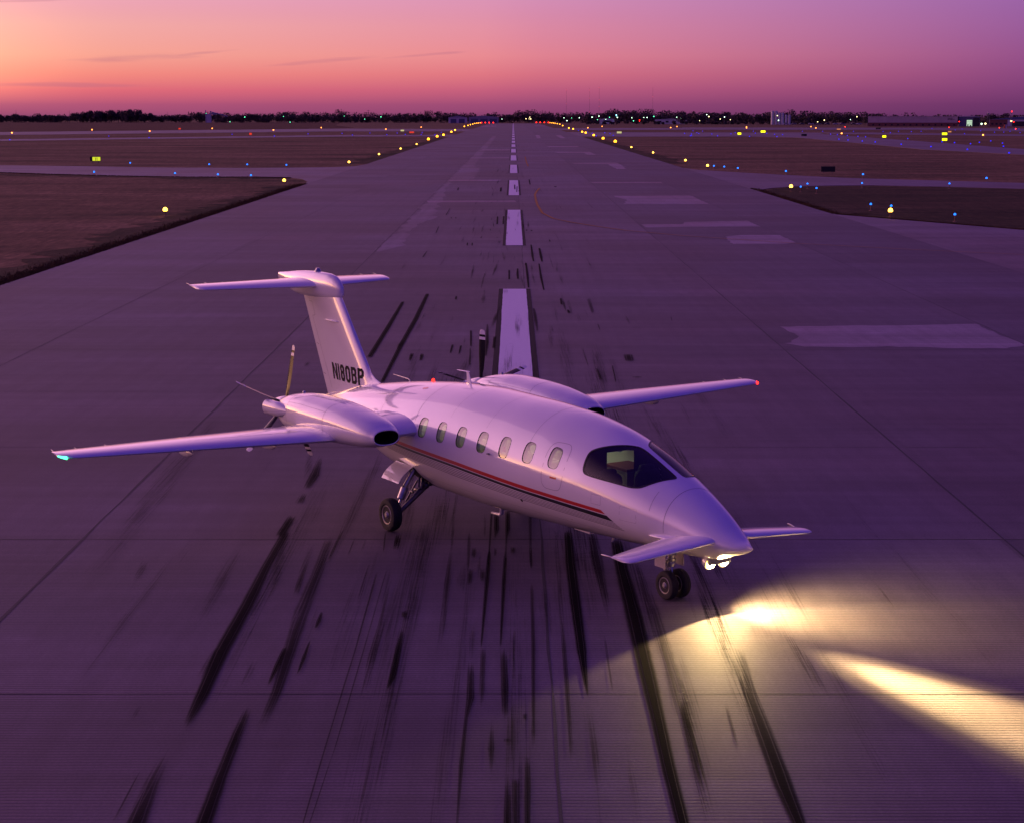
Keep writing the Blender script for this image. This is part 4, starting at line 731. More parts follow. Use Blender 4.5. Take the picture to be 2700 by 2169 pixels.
# --- seams, door outline, small marks
def seam(path, wd=.006, off=.0012):
    b = MB(); vs, ns, fs = [], [], []
    for i, (s, t) in enumerate(path):
        s0, t0 = path[max(i-1, 0)]; s1, t1 = path[min(i+1, len(path)-1)]; dx, dy = s1-s0, (t1-t0)*SC; L = math.hypot(dx, dy) or 1
        nx, ny = -dy/L*wd/2, dx/L*wd/2/SC
        for sg in (-1, 1):
            p, n = fpt(s+nx*sg, t+ny*sg, off); vs.append(p); ns.append(n)
    fs = [(2*i, 2*i+1, 2*i+3, 2*i+2) for i in range(len(path)-1)]
    b.add(vs, orient(vs, fs, ns), ns); return b.build('panel_seam', SEAM, fuselage, smooth=180)
rng_ = lambda a, b_, n: [a+(b_-a)*i/n for i in range(n+1)]
seam([(1.31, t) for t in rng_(R(-8), R(188), 60)], .007)
seam([(1.575, t) for t in rng_(R(16), R(48), 12)], .005)
seam([(4.345, t) for t in rng_(R(28), R(152), 50)], .005)
seam([(7.70+.02*math.sin(t), t) for t in rng_(R(24), R(156), 50)], .006)
seam([(9.1, t) for t in rng_(R(20), R(160), 40)], .005)
for s_ in (5.55, 6.65):
    seam([(s_, t) for t in rng_(R(34), R(146), 40)], .003)
seam([(2.2+.12*i, th_z(2.2+.12*i, .92)) for i in range(52)], .004)
for c_, hw_, z_, hh_ in ((1.95, .16, 1.30, .10), (2.6, .10, 1.42, .07)):
    seam([(c_+hw_*a_, th_z(c_+hw_*a_, z_+hh_*b_)) for a_, b_ in ((-1, -1), (0, -1), (1, -1), (1, 0), (1, 1), (0, 1), (-1, 1), (-1, 0), (-1, -1))], .004)
dz = []
for j in range(49):
    a = 2*math.pi*j/48; c, n = math.cos(a), math.sin(a); e = 2/4.2
    s = 3.62+.245*math.copysign(abs(c)**e, c); z = 1.745+.345*math.copysign(abs(n)**e, n)
    dz.append((s, th_z(s, z)))
seam(dz, .006)
b = MB(); skin_patch(b, [(s, th_z(s, z)) for s, z in ((3.66, 1.572), (3.52, 1.572), (3.50, 1.585), (3.52, 1.602), (3.66, 1.602))], .002, .03); b.build('door_handle', RED, fuselage, smooth=180)
b = MB(); skin_patch(b, [(8.21+.09*math.cos(a), th_of(8.21, -.42, 2.31)+.042*math.sin(a)) for a in [2*math.pi*i/20 for i in range(20)]], .002, .03); b.build('red_mark', RED, fuselage, smooth=180)
b = MB(); skin_patch(b, [(4.48+.028*math.cos(a), th_z(4.48, 1.07)+.034*math.sin(a)) for a in [2*math.pi*i/16 for i in range(16)]], .002, .03); b.build('static_port', DARKIN, fuselage, smooth=180)
p, n = fpt(5.26, th_z(5.26, 1.69), 0); p2 = Vector(p)+Vector(n)*.05
b = MB(); b.tube([p, p2, p2+Vector((.07, 0, -.004))], [.014, .012, .006], 8); b.build('temperature_probe', DKMETAL, fuselage, smooth=60)
# --- inside
bk = []
def bulkhead(s, m, hole, name):
    ol = [fus(s, 2*math.pi*k/48) for k in range(48)]; cy = sum(p[1] for p in ol)/48
    ol = [(y*.93, cy+(z-cy)*.93) for y, z in ol]; pts = [Vector(p) for p in ol]; ed = [(i, (i+1) % 48) for i in range(48)]
    if hole: pts += [Vector(p) for p in hole]; ed += [(48+i, 48+(i+1) % len(hole)) for i in range(len(hole))]
    vs, _, f_, *_ = delaunay_2d_cdt(pts, ed, [], 1, 1e-6)
    f_ = [tuple(f) for f in f_ if not hole or not inpoly((sum(vs[i].x for i in f)/len(f), sum(vs[i].y for i in f)/len(f)), hole)]
    b = MB(); b.add([A(s, v.x, v.y) for v in vs], f_); b.add([A(s+.04, v.x, v.y) for v in vs], f_); return b.build(name, m, fuselage)
bulkhead(3.12, DARKIN, [(-.22, .95), (.32, .95), (.32, 1.98), (-.22, 1.98)], 'cockpit_partition')
bulkhead(8.42, CREAM, None, 'rear_bulkhead')
b = MB(); b.box(A(8.3, -.60, .93), A(2.6, .60, .97)); b.build('cabin_floor', DARKIN, fuselage)
def rbox(b, c, sz, n=6):
    """soft-cornered cushion"""
    cx, cy, cz = c; a, d, h = (v/2 for v in sz); rings = []
    for i in range(-n, n+1):
        t = math.sin(math.pi/2*i/n); k = (1-abs(t)**5)**(1/5)
        rings.append([(cx+a*math.copysign(abs(math.cos(q))**.45, math.cos(q))*max(k, .02), cy+d*math.copysign(abs(math.sin(q))**.45, math.sin(q))*max(k, .02), cz+h*t) for q in [2*math.pi*j/20 for j in range(20)]])
    b.loft(rings)
def seat(s, y, m, aft=False, top=1.78):
    b = MB(); q = -1 if aft else 1
    rbox(b, A(s-.22*q, y, 1.16), (.5, .46, .16)); rbox(b, A(s+.05*q, y, 1.42), (.13, .46, top-.34-.85)); rbox(b, A(s+.07*q, y, top-.10), (.11, .27, .2)); b.box(A(s, y-.18, .97), A(s-.4*q, y+.18, 1.1))
    return b.build('seat', m, fuselage, smooth=60)
seat(2.82, -.36, DARKIN); seat(2.82, .36, DARKIN)
for s, q in ((4.3, 1), (5.2, True), (6.5, False), (7.6, False)):
    for y in (-.42, .42): seat(s, y, LEATHER, q is True, 1.7)
b = MB()
rings = []
for s, h in ((1.62, 1.62), (1.75, 1.70), (2.1, 1.69), (2.18, 1.66)):
    rings.append([A(s, y, z) for y, z in ((-.34, 1.1), (.34, 1.1), (.40, h-.12), (.32, h-.02), (-.32, h-.02), (-.40, h-.12))])
b.loft(rings); b.build('instrument_panel', DARKIN, fuselage)
b = MB(); b.box(A(5.4, .62, 1.22), A(3.4, .70, 1.30)); b.box(A(7.8, .62, 1.22), A(5.7, .70, 1.30)); b.build('cabin_side_ledge', MAROON, fuselage)
b = MB(); b.box(A(3.75, .22, .97), A(3.2, .70, 1.62)); b.box(A(3.7, -.72, .97), A(3.3, -.5, 1.3)); b.build('cabinet', LEATHER, fuselage)
b = MB(); b.box(A(3.76, .20, 1.62), A(3.18, .66, 1.66)); b.box(A(4.2, .40, 1.95), A(3.18, .62, 2.0)); b.build('cabinet_top', MAROON, fuselage)
CABL = emis('cabin_lamp_glow', (.92, 1.0, .74), 2.2)
b = MB(); b.box(A(8.0, -.16, 2.26), A(3.6, .16, 2.275)); b.build('cabin_light', CABL, fuselage)

# --- lifting surfaces
def airfoil(n=14, t=.13, camber=.015):
    up, lo = [], []
    for i in range(n+1):
        x = .5*(1-math.cos(math.pi*i/n)); yt = 5*t*(.2969*math.sqrt(x)-.126*x-.3516*x*x+.2843*x**3-.1036*x**4)
        yc = camber*4*x*(1-x); up.append((x, yc+yt)); lo.append((x, yc-yt))
    return up+list(reversed(lo[1:-1]))
def surface(secs, side=1, cap_tip=True, n=14):
    """secs: (y, s_LE, z_LE, chord, z_TE, thickness)"""
    b = MB(); rings = []
    for y, s, z, c, zte, t in secs:
        rings.append([A(s+x*c, y*side, z+(zte-z)*x+h*c) for x, h in airfoil(n, t)])
    b.loft(rings, True); return b
def interp(secs, n):
    out = []
    for a, c in zip(secs[:-1], secs[1:]):
        for i in range(n): out.append(tuple(a[k]+(c[k]-a[k])*i/n for k in range(6)))
    return out+[secs[-1]]
WING = [(.55, 7.45, 1.70, 2.30, 1.74, .155), (.98, 7.56, 1.70, 2.05, 1.73, .15), (1.2, 7.68, 1.66, 1.85, 1.72, .145), (1.6, 7.80, 1.635, 1.66, 1.71, .14), (2.5, 7.828, 1.665, 1.30, 1.735, .135), (4.7, 7.874, 1.742, .93, 1.80, .13), (6.72, 7.916, 1.812, .60, 1.845, .125), (6.92, 7.945, 1.820, .53, 1.848, .12), (7.0, 8.02, 1.826, .42, 1.85, .10), (7.03, 8.12, 1.834, .29, 1.85, .07)]
NAVG = emis('green_nav_lamp', (.06, 1.0, .38), 5); NAVR = emis('red_nav_lamp', (1.0, .015, .01), 7)
def wick(parent, p, L=.12):
    b = MB(); b.tube([p, (p[0]-L, p[1], p[2]+.012)], [.006, .003], 6); return b.build('static_wick', METAL, parent, smooth=60)
for side in (-1, 1):
    wg = surface(interp(WING, 3), side).build('wing', WHITE, plane, smooth=50)
    for y in (6.98, 6.6, 6.1):
        f = (y-2.5)/4.4; te = A(8.46+.03*(7-y), y*side, 1.848-.02*(7-y)); wick(wg, te)
    for y, ln in ((3.25, .85), (4.75, .7)):                      # flap track fairings under the wing
        b = MB(); s0 = 8.3 if y < 4 else 8.25; zz = 1.535+(y-2.5)*.03
        rings = []
        for i in range(9):
            t = i/8; r = .095*math.sin(math.pi*min(1, t*1.0))**.6+.004
            rings.append([A(s0+ln*t, y*side+r*.7*math.cos(q), zz+.01*t+r*math.sin(q)) for q in [2*math.pi*k/14 for k in range(14)]])
        b.loft(rings); b.build('flap_fairing', WHITE, wg, smooth=60)
    b = MB(); rings = []
    for i in range(8):
        t = i/7; y = 6.93+.09*t; s = 7.935+.13*t*t+.03*t; r = .036*(1-t)**.6+.012
        rings.append([A(s+.02+r*.8*math.cos(q), (y+.012)*side, 1.822+.010*t+r*.55*math.sin(q)) for q in [2*math.pi*k/10 for k in range(10)]])
    b.loft(rings); b.build('navigation_light', NAVG if side == -1 else NAVR, wg, smooth=60)
    # aileron and flap gaps on top
CAN = [(.12, .50, 1.150, .98, 1.075, .15), (.32, .47, 1.140, .93, 1.075, .145), (.5, .486, 1.118, .80, 1.079, .135), (1.1, .537, 1.062, .63, 1.043, .13), (1.56, .578, 1.016, .50, 1.012, .125), (1.65, .605, 1.008, .44, 1.008, .11), (1.69, .68, 1.005, .33, 1.006, .08)]
for side in (-1, 1):
    cn = surface(interp(CAN, 3), side).build('canard', WHITE, plane, smooth=50)
    b = MB(); b.tube([A(.98, 1.66*side, 1.008), A(1.14, 1.70*side, 1.012), A(1.2, 1.71*side, 1.012)], [.010, .016, .006], 8); b.build('static_wick', METAL, cn, smooth=60)
    if side == -1:   # faired flap root
        pass
    b = MB(); rings = []                                         # canard root fairing
    for i in range(13):
        t = i/12; s = .62+.98*t; r = math.sin(math.pi*t)**.55
        y0, z0 = fus(s, th_z(s, 1.09-.02*t)); yy = abs(y0)
        rings.append([A(s, side*(yy-.10+(.10+.085*r)*max(math.cos(q), -.3)), 1.095-.035*t+.062*r*math.sin(q)+.002) for q in [2*math.pi*k/16 for k in range(16)]])
    b.loft(rings); b.build('root_fairing', WHITE, cn, smooth=80)
# --- fin
FLE = [(1.5, 10.2), (1.95, 10.25), (2.04, 10.5), (2.12, 10.80), (2.2, 10.95), (2.31, 11.075), (2.55, 11.29), (2.78, 11.5), (3.37, 11.99), (3.56, 12.145)]
def fin_le(z): return lerp_tab(FLE, z)
def fin_te(z): return 12.77+(z-1.6)*.532
def fin_half(s, z):
    """half thickness: a straight tapered fin, with a slim fillet running forward along its foot"""
    le0 = 11.075+(z-2.31)*.863; te = fin_te(z); c = te-le0; x = min(1, max(0, (s-le0)/c)); t = .105
    a = 5*t*c*(.2969*math.sqrt(x)-.126*x-.3516*x*x+.2843*x**3-.1036*x**4)
    le = fin_le(z)
    if le >= le0-.02: return a if s > le0 else 0.
    xf = min(1, max(0, (s-le)/(le0+.35*c-le))); top = 5*t*c*.0955
    f = top*(1-(1-xf)**2)**.5*min(1, .35+xf)
    return max(a, f) if s < le0+.35*c else a
b = MB(); rings = []
for z in [1.55, 1.65, 1.75, 1.85]+[1.92+.02*i for i in range(22)]+[2.42, 2.55, 2.78, 3.0, 3.2, 3.37, 3.56]:
    le, te = fin_le(z), fin_te(z); xs = [.5*(1-math.cos(math.pi*i/40)) for i in range(41)]
    r = [A(le+x*(te-le), fin_half(le+x*(te-le), z), z) for x in xs]+[A(le+x*(te-le), -fin_half(le+x*(te-le), z), z) for x in reversed(xs[1:-1])]
    rings.append(r)
b.loft(rings); fin = b.build('tail_fin', WHITE, plane, smooth=60)
def fin_line(pts, wd=.008, m=SEAM, name='panel_seam'):
    for side in (-1, 1):
        b = MB()
        for (s0, z0), (s1, z1) in zip(pts[:-1], pts[1:]):
            n = max(1, int(math.hypot(s1-s0, z1-z0)/.1)); L = math.hypot(s1-s0, z1-z0); nx, nz = -(z1-z0)/L*wd/2, (s1-s0)/L*wd/2
            vs = []
            for i in range(n+1):
                s, z = s0+(s1-s0)*i/n, z0+(z1-z0)*i/n
                for g in (-1, 1): q = (s+nx*g, z+nz*g); vs.append(A(q[0], side*(fin_half(*q)+.0025), q[1]))
            b.add(vs, [(2*i, 2*i+1, 2*i+3, 2*i+2) for i in range(n)])
        b.build(name, m, fin)
fin_line([(13.46, 3.46), (13.44, 3.36), (13.30, 3.36), (13.18, 3.10), (13.32, 3.08), (12.85, 2.3), (12.5, 1.72)])
fin_line([(11.35, 1.98), (11.12, 2.16)], .012); fin_line([(13.2, 2.55), (13.08, 2.53)], .012); fin_line([(12.93, 1.98), (12.8, 1.97)], .012)
b = MB(); b.tube([A(12.1, -.1, 3.07), A(12.3, -.135, 3.072), A(12.62, -.12, 3.075)], [.008, .022, .004], 8); b.build('fin_vane', WHITE, fin, smooth=60)
# bullet fairing on top
b = MB(); rings = []
BUL = [(12.085, 3.70, 3.60, .02), (12.12, 3.775, 3.545, .055), (12.2, 3.845, 3.50, .082), (12.35, 3.925, 3.47, .11), (12.6, 3.965, 3.455, .135), (13.1, 3.972, 3.45, .15), (13.6, 3.95, 3.45, .145), (14.0, 3.918, 3.465, .125), (14.4, 3.873, 3.53, .09), (14.7, 3.842, 3.63, .05), (14.9, 3.822, 3.69, .012)]
for s, zt_, zb_, hw in BUL:
    zc_ = (zt_+zb_)/2; rings.append([A(s, hw*math.copysign(abs(math.cos(q))**.85, math.cos(q)), zc_+(zt_-zb_)/2*math.copysign(abs(math.sin(q))**.85, math.sin(q))) for q in [2*math.pi*k/24 for k in range(24)]])
b.loft(rings); bul = b.build('fin_fairing', WHITE, fin, smooth=60)
b = MB(); b.lathe(A(13.11, 0, 3.955), (0, 0, 1), [(0, .07), (.03, .065), (.05, .045), (.075, .04), (.09, 0)], 14); b.build('strobe_light', METAL, fin, smooth=50)
TP = [(.0, 12.84, 3.707, 1.22, 3.775, .12), (.15, 12.916, 3.70, 1.153, 3.77, .12), (1.95, 13.867, 3.648, .69, 3.705, .115), (2.06, 13.93, 3.645, .63, 3.701, .11), (2.12, 14.02, 3.645, .52, 3.70, .09), (2.14, 14.14, 3.65, .38, 3.70, .07)]
for side in (-1, 1):
    tp = surface(interp(TP, 4), side).build('tailplane', WHITE, plane, smooth=50)
    for y, s in ((2.1, 14.58), (1.75, 14.50), (1.4, 14.42)): wick(tp, A(s, y*side, 3.704), .14)
for side in (-1, 1):                                             # small strakes under the tail
    b = MB(); rings = []
    for k, (dy, dz) in enumerate(((.10, 1.62), (.36, 1.12))):
        s0, c = (10.9+.75*k, 1.5-.75*k); rings.append([A(s0+x*c, side*(dy+h*c*.5), dz+.0) for x, h in airfoil(10, .08, 0)])
    b.loft(rings); b.build('ventral_fin', WHITE, plane, smooth=50)
# --- registration on the fin
GH, ST, SV = .318, .070, .058
def glyphs():
    h, t, v = GH, ST, SV
    def octo(x0, y0, x1, y1, c): return [(x0+c, y0), (x1-c, y0), (x1, y0+c), (x1, y1-c), (x1-c, y1), (x0+c, y1), (x0, y1-c), (x0, y0+c)]
    yield .25, [(0, 0), (0, h), (t, h), (.25-t, .30*h), (.25-t, h), (.25, h), (.25, 0), (.25-t*.95, 0), (t, .68*h), (t, 0)], []
    yield .066, [(0, 0), (0, h), (.062, h), (.062, 0)], []
    w = .195; m = h*.53
    yield w, [(.05, 0), (w-.05, 0), (w, .055), (w, m-.045), (w-.018, m), (w, m+.045), (w, h-.05), (w-.05, h), (.05, h), (0, h-.05), (0, m+.045), (.018, m), (0, m-.045), (0, .055)], [octo(t, v, w-t, m-.022, .02), octo(t, m+.024, w-t, h-v, .02)]
    w = .215; yield w, octo(0, 0, w, h, .055), [octo(t, v, w-t, h-v, .022)]
    w = .215
    yield w, [(0, 0), (w-.05, 0), (w, .05), (w, m-.045), (w-.022, m), (w-.004, m+.045), (w-.004, h-.05), (w-.054, h), (0, h)], [[(t, v), (w-t-.02, v), (w-t, v+.02), (w-t, m-.042), (w-t-.02, m-.022), (t, m-.022)], [(t, m+.024), (w-t-.02, m+.024), (w-t, m+.044), (w-t, h-v-.02), (w-t-.02, h-v), (t, h-v)]]
    w = .215; m = h*.42
    yield w, [(0, 0), (0, h), (w-.055, h), (w, h-.055), (w, m+.052), (w-.055, m), (t, m), (t, 0)], [[(t, m+v), (w-t-.02, m+v), (w-t, m+v+.02), (w-t, h-v-.02), (w-t-.02, h-v), (t, h-v)]]
b = MB()
for side in (-1, 1):
    u = 0
    for wd_, ol, hs in glyphs():
        pts = [Vector(p) for p in ol]; ed = [(i, (i+1) % len(ol)) for i in range(len(ol))]
        for hh in hs:
            k = len(pts); pts += [Vector(p) for p in hh]; ed += [(k+i, k+(i+1) % len(hh)) for i in range(len(hh))]
        for gx in range(8):
            for gy in range(9): pts.append(Vector((wd_*gx/7.01+.0007, GH*gy/8.01+.0006)))
        vs, _, f_, *_ = delaunay_2d_cdt(pts, ed, [], 0, 1e-6); keep = []
        for f in f_:
            c = (sum(vs[i].x for i in f)/len(f), sum(vs[i].y for i in f)/len(f))
            if inpoly(c, ol) and not any(inpoly(c, hh) for hh in hs): keep.append(tuple(f))
        out = []
        for p in vs:
            uu = u+p.x; z = 1.932+.018*uu/1.43+p.y
            s = (12.38-uu*.925+.20*p.y) if side == -1 else (11.06+uu*.925+.20*p.y)
            out.append(A(s, side*(fin_half(s, z)+.005), z))
        b.add(out, keep); u += wd_+.052
b.build('registration', mat('black_registration_vinyl', (.010, .009, .011), .7, spec=.15), fin)
# --- engine nacelles
NAC = [(6.70, 1.995, 1.705, .255), (6.76, 2.025, 1.685, .285), (6.95, 2.088, 1.645, .335), (7.3, 2.152, 1.60, .38), (7.8, 2.208, 1.558, .415), (8.4, 2.235, 1.515, .435), (9.0, 2.238, 1.49, .43), (9.4, 2.212, 1.488, .41), (9.8, 2.155, 1.50, .365), (10.05, 2.10, 1.545, .31), (10.2, 2.055, 1.60, .255), (10.28, 2.02, 1.66, .20), (10.295, 1.98, 1.72, .15)]
NY = 2.068
def nac_ring(s, zt_, zb_, hw, y0, k=1., ex=2.35, n=36):
    e = 2/ex; zc_ = (zt_+zb_)/2; h = (zt_-zb_)/2*k
    return [A(s, y0+hw*k*math.copysign(abs(math.cos(q))**e, math.cos(q)), zc_+h*math.copysign(abs(math.sin(q))**e, math.sin(q))) for q in [2*math.pi*j/n for j in range(n)]]
def nac_at(s):
    xs = [r[0] for r in NAC]; return tuple(pch(xs, [r[k] for r in NAC], s) for k in (1, 2, 3))
def duct_ring(s, k, y0): return nac_ring(s, 1.995-.004, 1.705+.004, .255, y0, k)
for side in (-1, 1):
    y0 = NY*side; b = MB(); rings = []
    for s in rng_(6.70, 10.295, 60): rings.append(nac_ring(s, *nac_at(s), y0))
    # rounded intake lip, then the duct going in
    lip = [nac_ring(6.665, 1.988, 1.712, .248, y0), nac_ring(6.645, 1.975, 1.725, .236, y0), nac_ring(6.65, 1.962, 1.738, .226, y0)]
    b.loft(list(reversed(lip))+rings, False); nac = b.build('nacelle', WHITE2, plane, smooth=60)
    b = MB(); b.loft([nac_ring(6.65, 1.962, 1.738, .226, y0), nac_ring(6.72, 1.955, 1.745, .22, y0), nac_ring(7.0, 1.93, 1.76, .19, y0), nac_ring(7.3, 1.92, 1.79, .12, y0)], False)
    b.add(nac_ring(7.3, 1.92, 1.79, .12, y0), [tuple(range(36))]); b.build('intake_duct', DUCT, nac, smooth=60)
    for sg in (-1, 1):                                           # exhaust stubs
        b = MB(); rings = []
        for i in range(12):
            t = i/11; s = 9.42+.86*t; r = .015+.118*min(1, t/.55)**.7
            yy = y0+sg*(.355+.055*t-.02*(1-t)); rings.append([A(s, yy+r*.72*math.cos(q), 1.89+r*math.sin(q)) for q in [2*math.pi*k/18 for k in range(18)]])
        rings.append([A(10.30, y0+sg*.41+.06*math.cos(q), 1.89+.09*math.sin(q)) for q in [2*math.pi*k/18 for k in range(18)]])
        rings.append([A(10.10, y0+sg*.40+.05*math.cos(q), 1.89+.08*math.sin(q)) for q in [2*math.pi*k/18 for k in range(18)]])
        b.loft(rings); b.build('exhaust_stub', WHITE2, nac, smooth=50)
    def nseam(path, wd=.006):
        b = MB(); vs = []
        for s, q in path:
            for g in (-1, 1):
                r = nac_ring(s+(wd/2*g), *(lambda v: (v[0]+.0015, v[1]-.0015, v[2]+.0015))(nac_at(s+wd/2*g)), y0, 1., 2.35, 72); vs.append(r[int(round(q/(2*math.pi)*72)) % 72])
        b.add(vs, [(2*i, 2*i+1, 2*i+3, 2*i+2) for i in range(len(path)-1)]); b.build('panel_seam', SEAM, nac)
    def nrow(path, wd=.006):
        b = MB(); vs = []
        for s, q in path:
            r = nac_ring(s, *(lambda v: (v[0]+.0015, v[1]-.0015, v[2]+.0015))(nac_at(s)), y0, 1., 2.35, 1440); k = int(round(q/(2*math.pi)*1440)); vs += [r[(k-1) % 1440], r[(k+1) % 1440]]
        b.add(vs, [(2*i, 2*i+1, 2*i+3, 2*i+2) for i in range(len(path)-1)]); b.build('panel_seam', SEAM, nac)
    nseam([(9.55, 2*math.pi*k/72) for k in range(-4, 41)]); nseam([(8.1, 2*math.pi*k/72) for k in range(-4, 41)])
    for q0 in (7, 29):
        nseam2 = [(8.1+1.45*i/16, 2*math.pi*q0/72) for i in range(17)]; nrow(nseam2)
    b = MB(); b.ball(A(9.62, y0, 2.195), .03, 6); b.build('fuel_cap', METAL, nac, smooth=60)
    # propeller
    pr = MB(); prof_ = [(0, .15), (.03, .158), (.10, .156), (.22, .138), (.36, .105), (.50, .062), (.60, .025), (.63, 0)]
    HS = 10.305
    pr.lathe(A(HS, y0, 1.87), (-1, 0, 0), prof_, 28)
    prop = pr.build('propeller', WHITE2, plane, smooth=50)
    ph0 = R(9.5) if side == -1 else R(1.5)
    for k in range(5):
        a = ph0+k*R(72); rd = Vector((0, math.sin(a), math.cos(a))); tg = Vector((0, math.cos(a), -math.sin(a))); ax = Vector((-1, 0, 0))
        c0 = Vector(A(HS+.07, y0, 1.87)); bl = MB(); rings = []; mi = []
        rr = [.10, .17, .24, .32, .45, .6, .75, .885, .89, .945, .95, .985, .99, 1.045, 1.07, 1.08]
        for r in rr:
            f = (r-.1)/.98; pitch = R(88-8*f)
            ch = pch([0, .1, .25, .55, .8, .95, .985, 1.0], [.075, .085, .15, .19, .175, .15, .125, .06], f); th_ = pch([0, .12, .3, 1], [.075, .06, .03, .009], f)
            cd_ = (tg*math.cos(pitch)*-side+ax*math.sin(pitch)); nd = cd_.cross(rd)
            rings.append([c0+rd*r+cd_*(ch*(.42-x))+nd*(h*th_) for x, h in ((0, 0), (.06, .35), (.3, .55), (.65, .38), (1, 0), (.65, -.2), (.3, -.3), (.06, -.25))])
        bl.loft(rings)
        nq = 8
        for i in range(len(rr)-1):
            for q in range(nq): bl.mi[i*nq+q] = 1 if (.886 < rr[i]+1e-6 and rr[i+1] < .9451+1e-3) or rr[i] > .985 else 0
        bl.build('blade', [BLADE, BLADEW], prop, smooth=40)
# --- antennas, beacon
b = MB(); rings = []
for t, s, z, c in ((0, 7.36, 2.43, .17), (.5, 7.40, 2.55, .12), (1, 7.45, 2.655, .085)): rings.append([A(s+x*c, h*c*1.0, z) for x, h in airfoil(8, .16, 0)])
b.loft(rings); rings = []
for s, r in ((7.43, .012), (7.46, .018), (7.7, .015), (7.84, .006)): rings.append([A(s, r*1.3*math.cos(q), 2.66+.5*r*math.sin(q)-.03*(s-7.43)) for q in [2*math.pi*k/10 for k in range(10)]])
b.loft(rings); b.build('blade_antenna', WHITE, fuselage, smooth=50)
b = MB(); b.tube([A(9.47, 0, 2.2), A(9.50, 0, 2.255), A(9.55, 0, 2.275), A(10.1, 0, 2.29)], [.014, .012, .010, .006], 8); b.build('whip_antenna', METAL, fuselage, smooth=60)
b = MB(); b.lathe(A(8.66, 0, 2.325), (0, 0, 1), [(-.02, .05), (.012, .045), (.016, .026), (.045, .026), (.062, .014), (.066, 0)], 16); b.build('beacon', emis('red_beacon_lamp', (1, .012, .008), 9), fuselage, smooth=50)
b = MB(); b.box(A(6.62, -.012, .46), A(6.38, .012, .57)); b.tube([A(6.40, 0, .56), A(6.42, 0, .37), A(6.47, 0, .345), A(6.72, 0, .335)], [.045, .034, .026, .02], 8); b.build('belly_antenna', WHITE, fuselage, smooth=60)
b = MB(); b.box(A(4.22, -.04, .555), A(3.80, .04, .66)); b.build('belly_antenna', WHITE, fuselage)
b = MB(); b.tube([A(3.2, 0, .70), A(3.22, 0, .62), A(3.26, 0, .545)], [.05, .03, .014], 8); b.build('drain_mast', WHITE, fuselage, smooth=60)
for s, y in ((1.12, -.16), (1.0, -.2)):
    pass
# --- main landing gear
def wheel(parent, s, y, r, wd, side, spokes=8):
    b = MB(); hw = wd/2
    pf = [(-hw*.72, r*.58), (-hw*.95, r*.66), (-hw, r*.80), (-hw*.86, r*.93), (-hw*.55, r*.985), (-hw*.50, r*.97), (-hw*.44, r*.99), (-hw*.06, r), (-hw*.03, r*.982), (hw*.03, r*.982), (hw*.06, r), (hw*.44, r*.99), (hw*.5, r*.97), (hw*.55, r*.985), (hw*.86, r*.93), (hw, r*.80), (hw*.95, r*.66), (hw*.72, r*.58)]
    b.lathe(A(s, y, r), (0, 1, 0), pf, 40); ty = b.build('tyre', TYRE, parent, smooth=35)
    b = MB()
    for sg in (-1, 1):
        b.lathe(A(s, y, r), (0, sg, 0), [(hw*.3, r*.50), (hw*.80, r*.58), (hw*.86, r*.56), (hw*.84, r*.52), (hw*.55, r*.46), (hw*.5, r*.28), (hw*.74, r*.22), (hw*.9, r*.16), (hw*1.02, r*.13), (hw*1.04, 0)], 32)
    b.m = 1
    for k in range(spokes):
        a = 2*math.pi*k/spokes; b.lathe(A(s+.36*r*math.cos(a), y+side*hw*.5, r+.36*r*math.sin(a)), (0, side, 0), [(0, r*.075), (.012, r*.07), (.013, 0)], 10)
    b.build('wheel_rim', [HUB, DARKIN], parent, smooth=35)
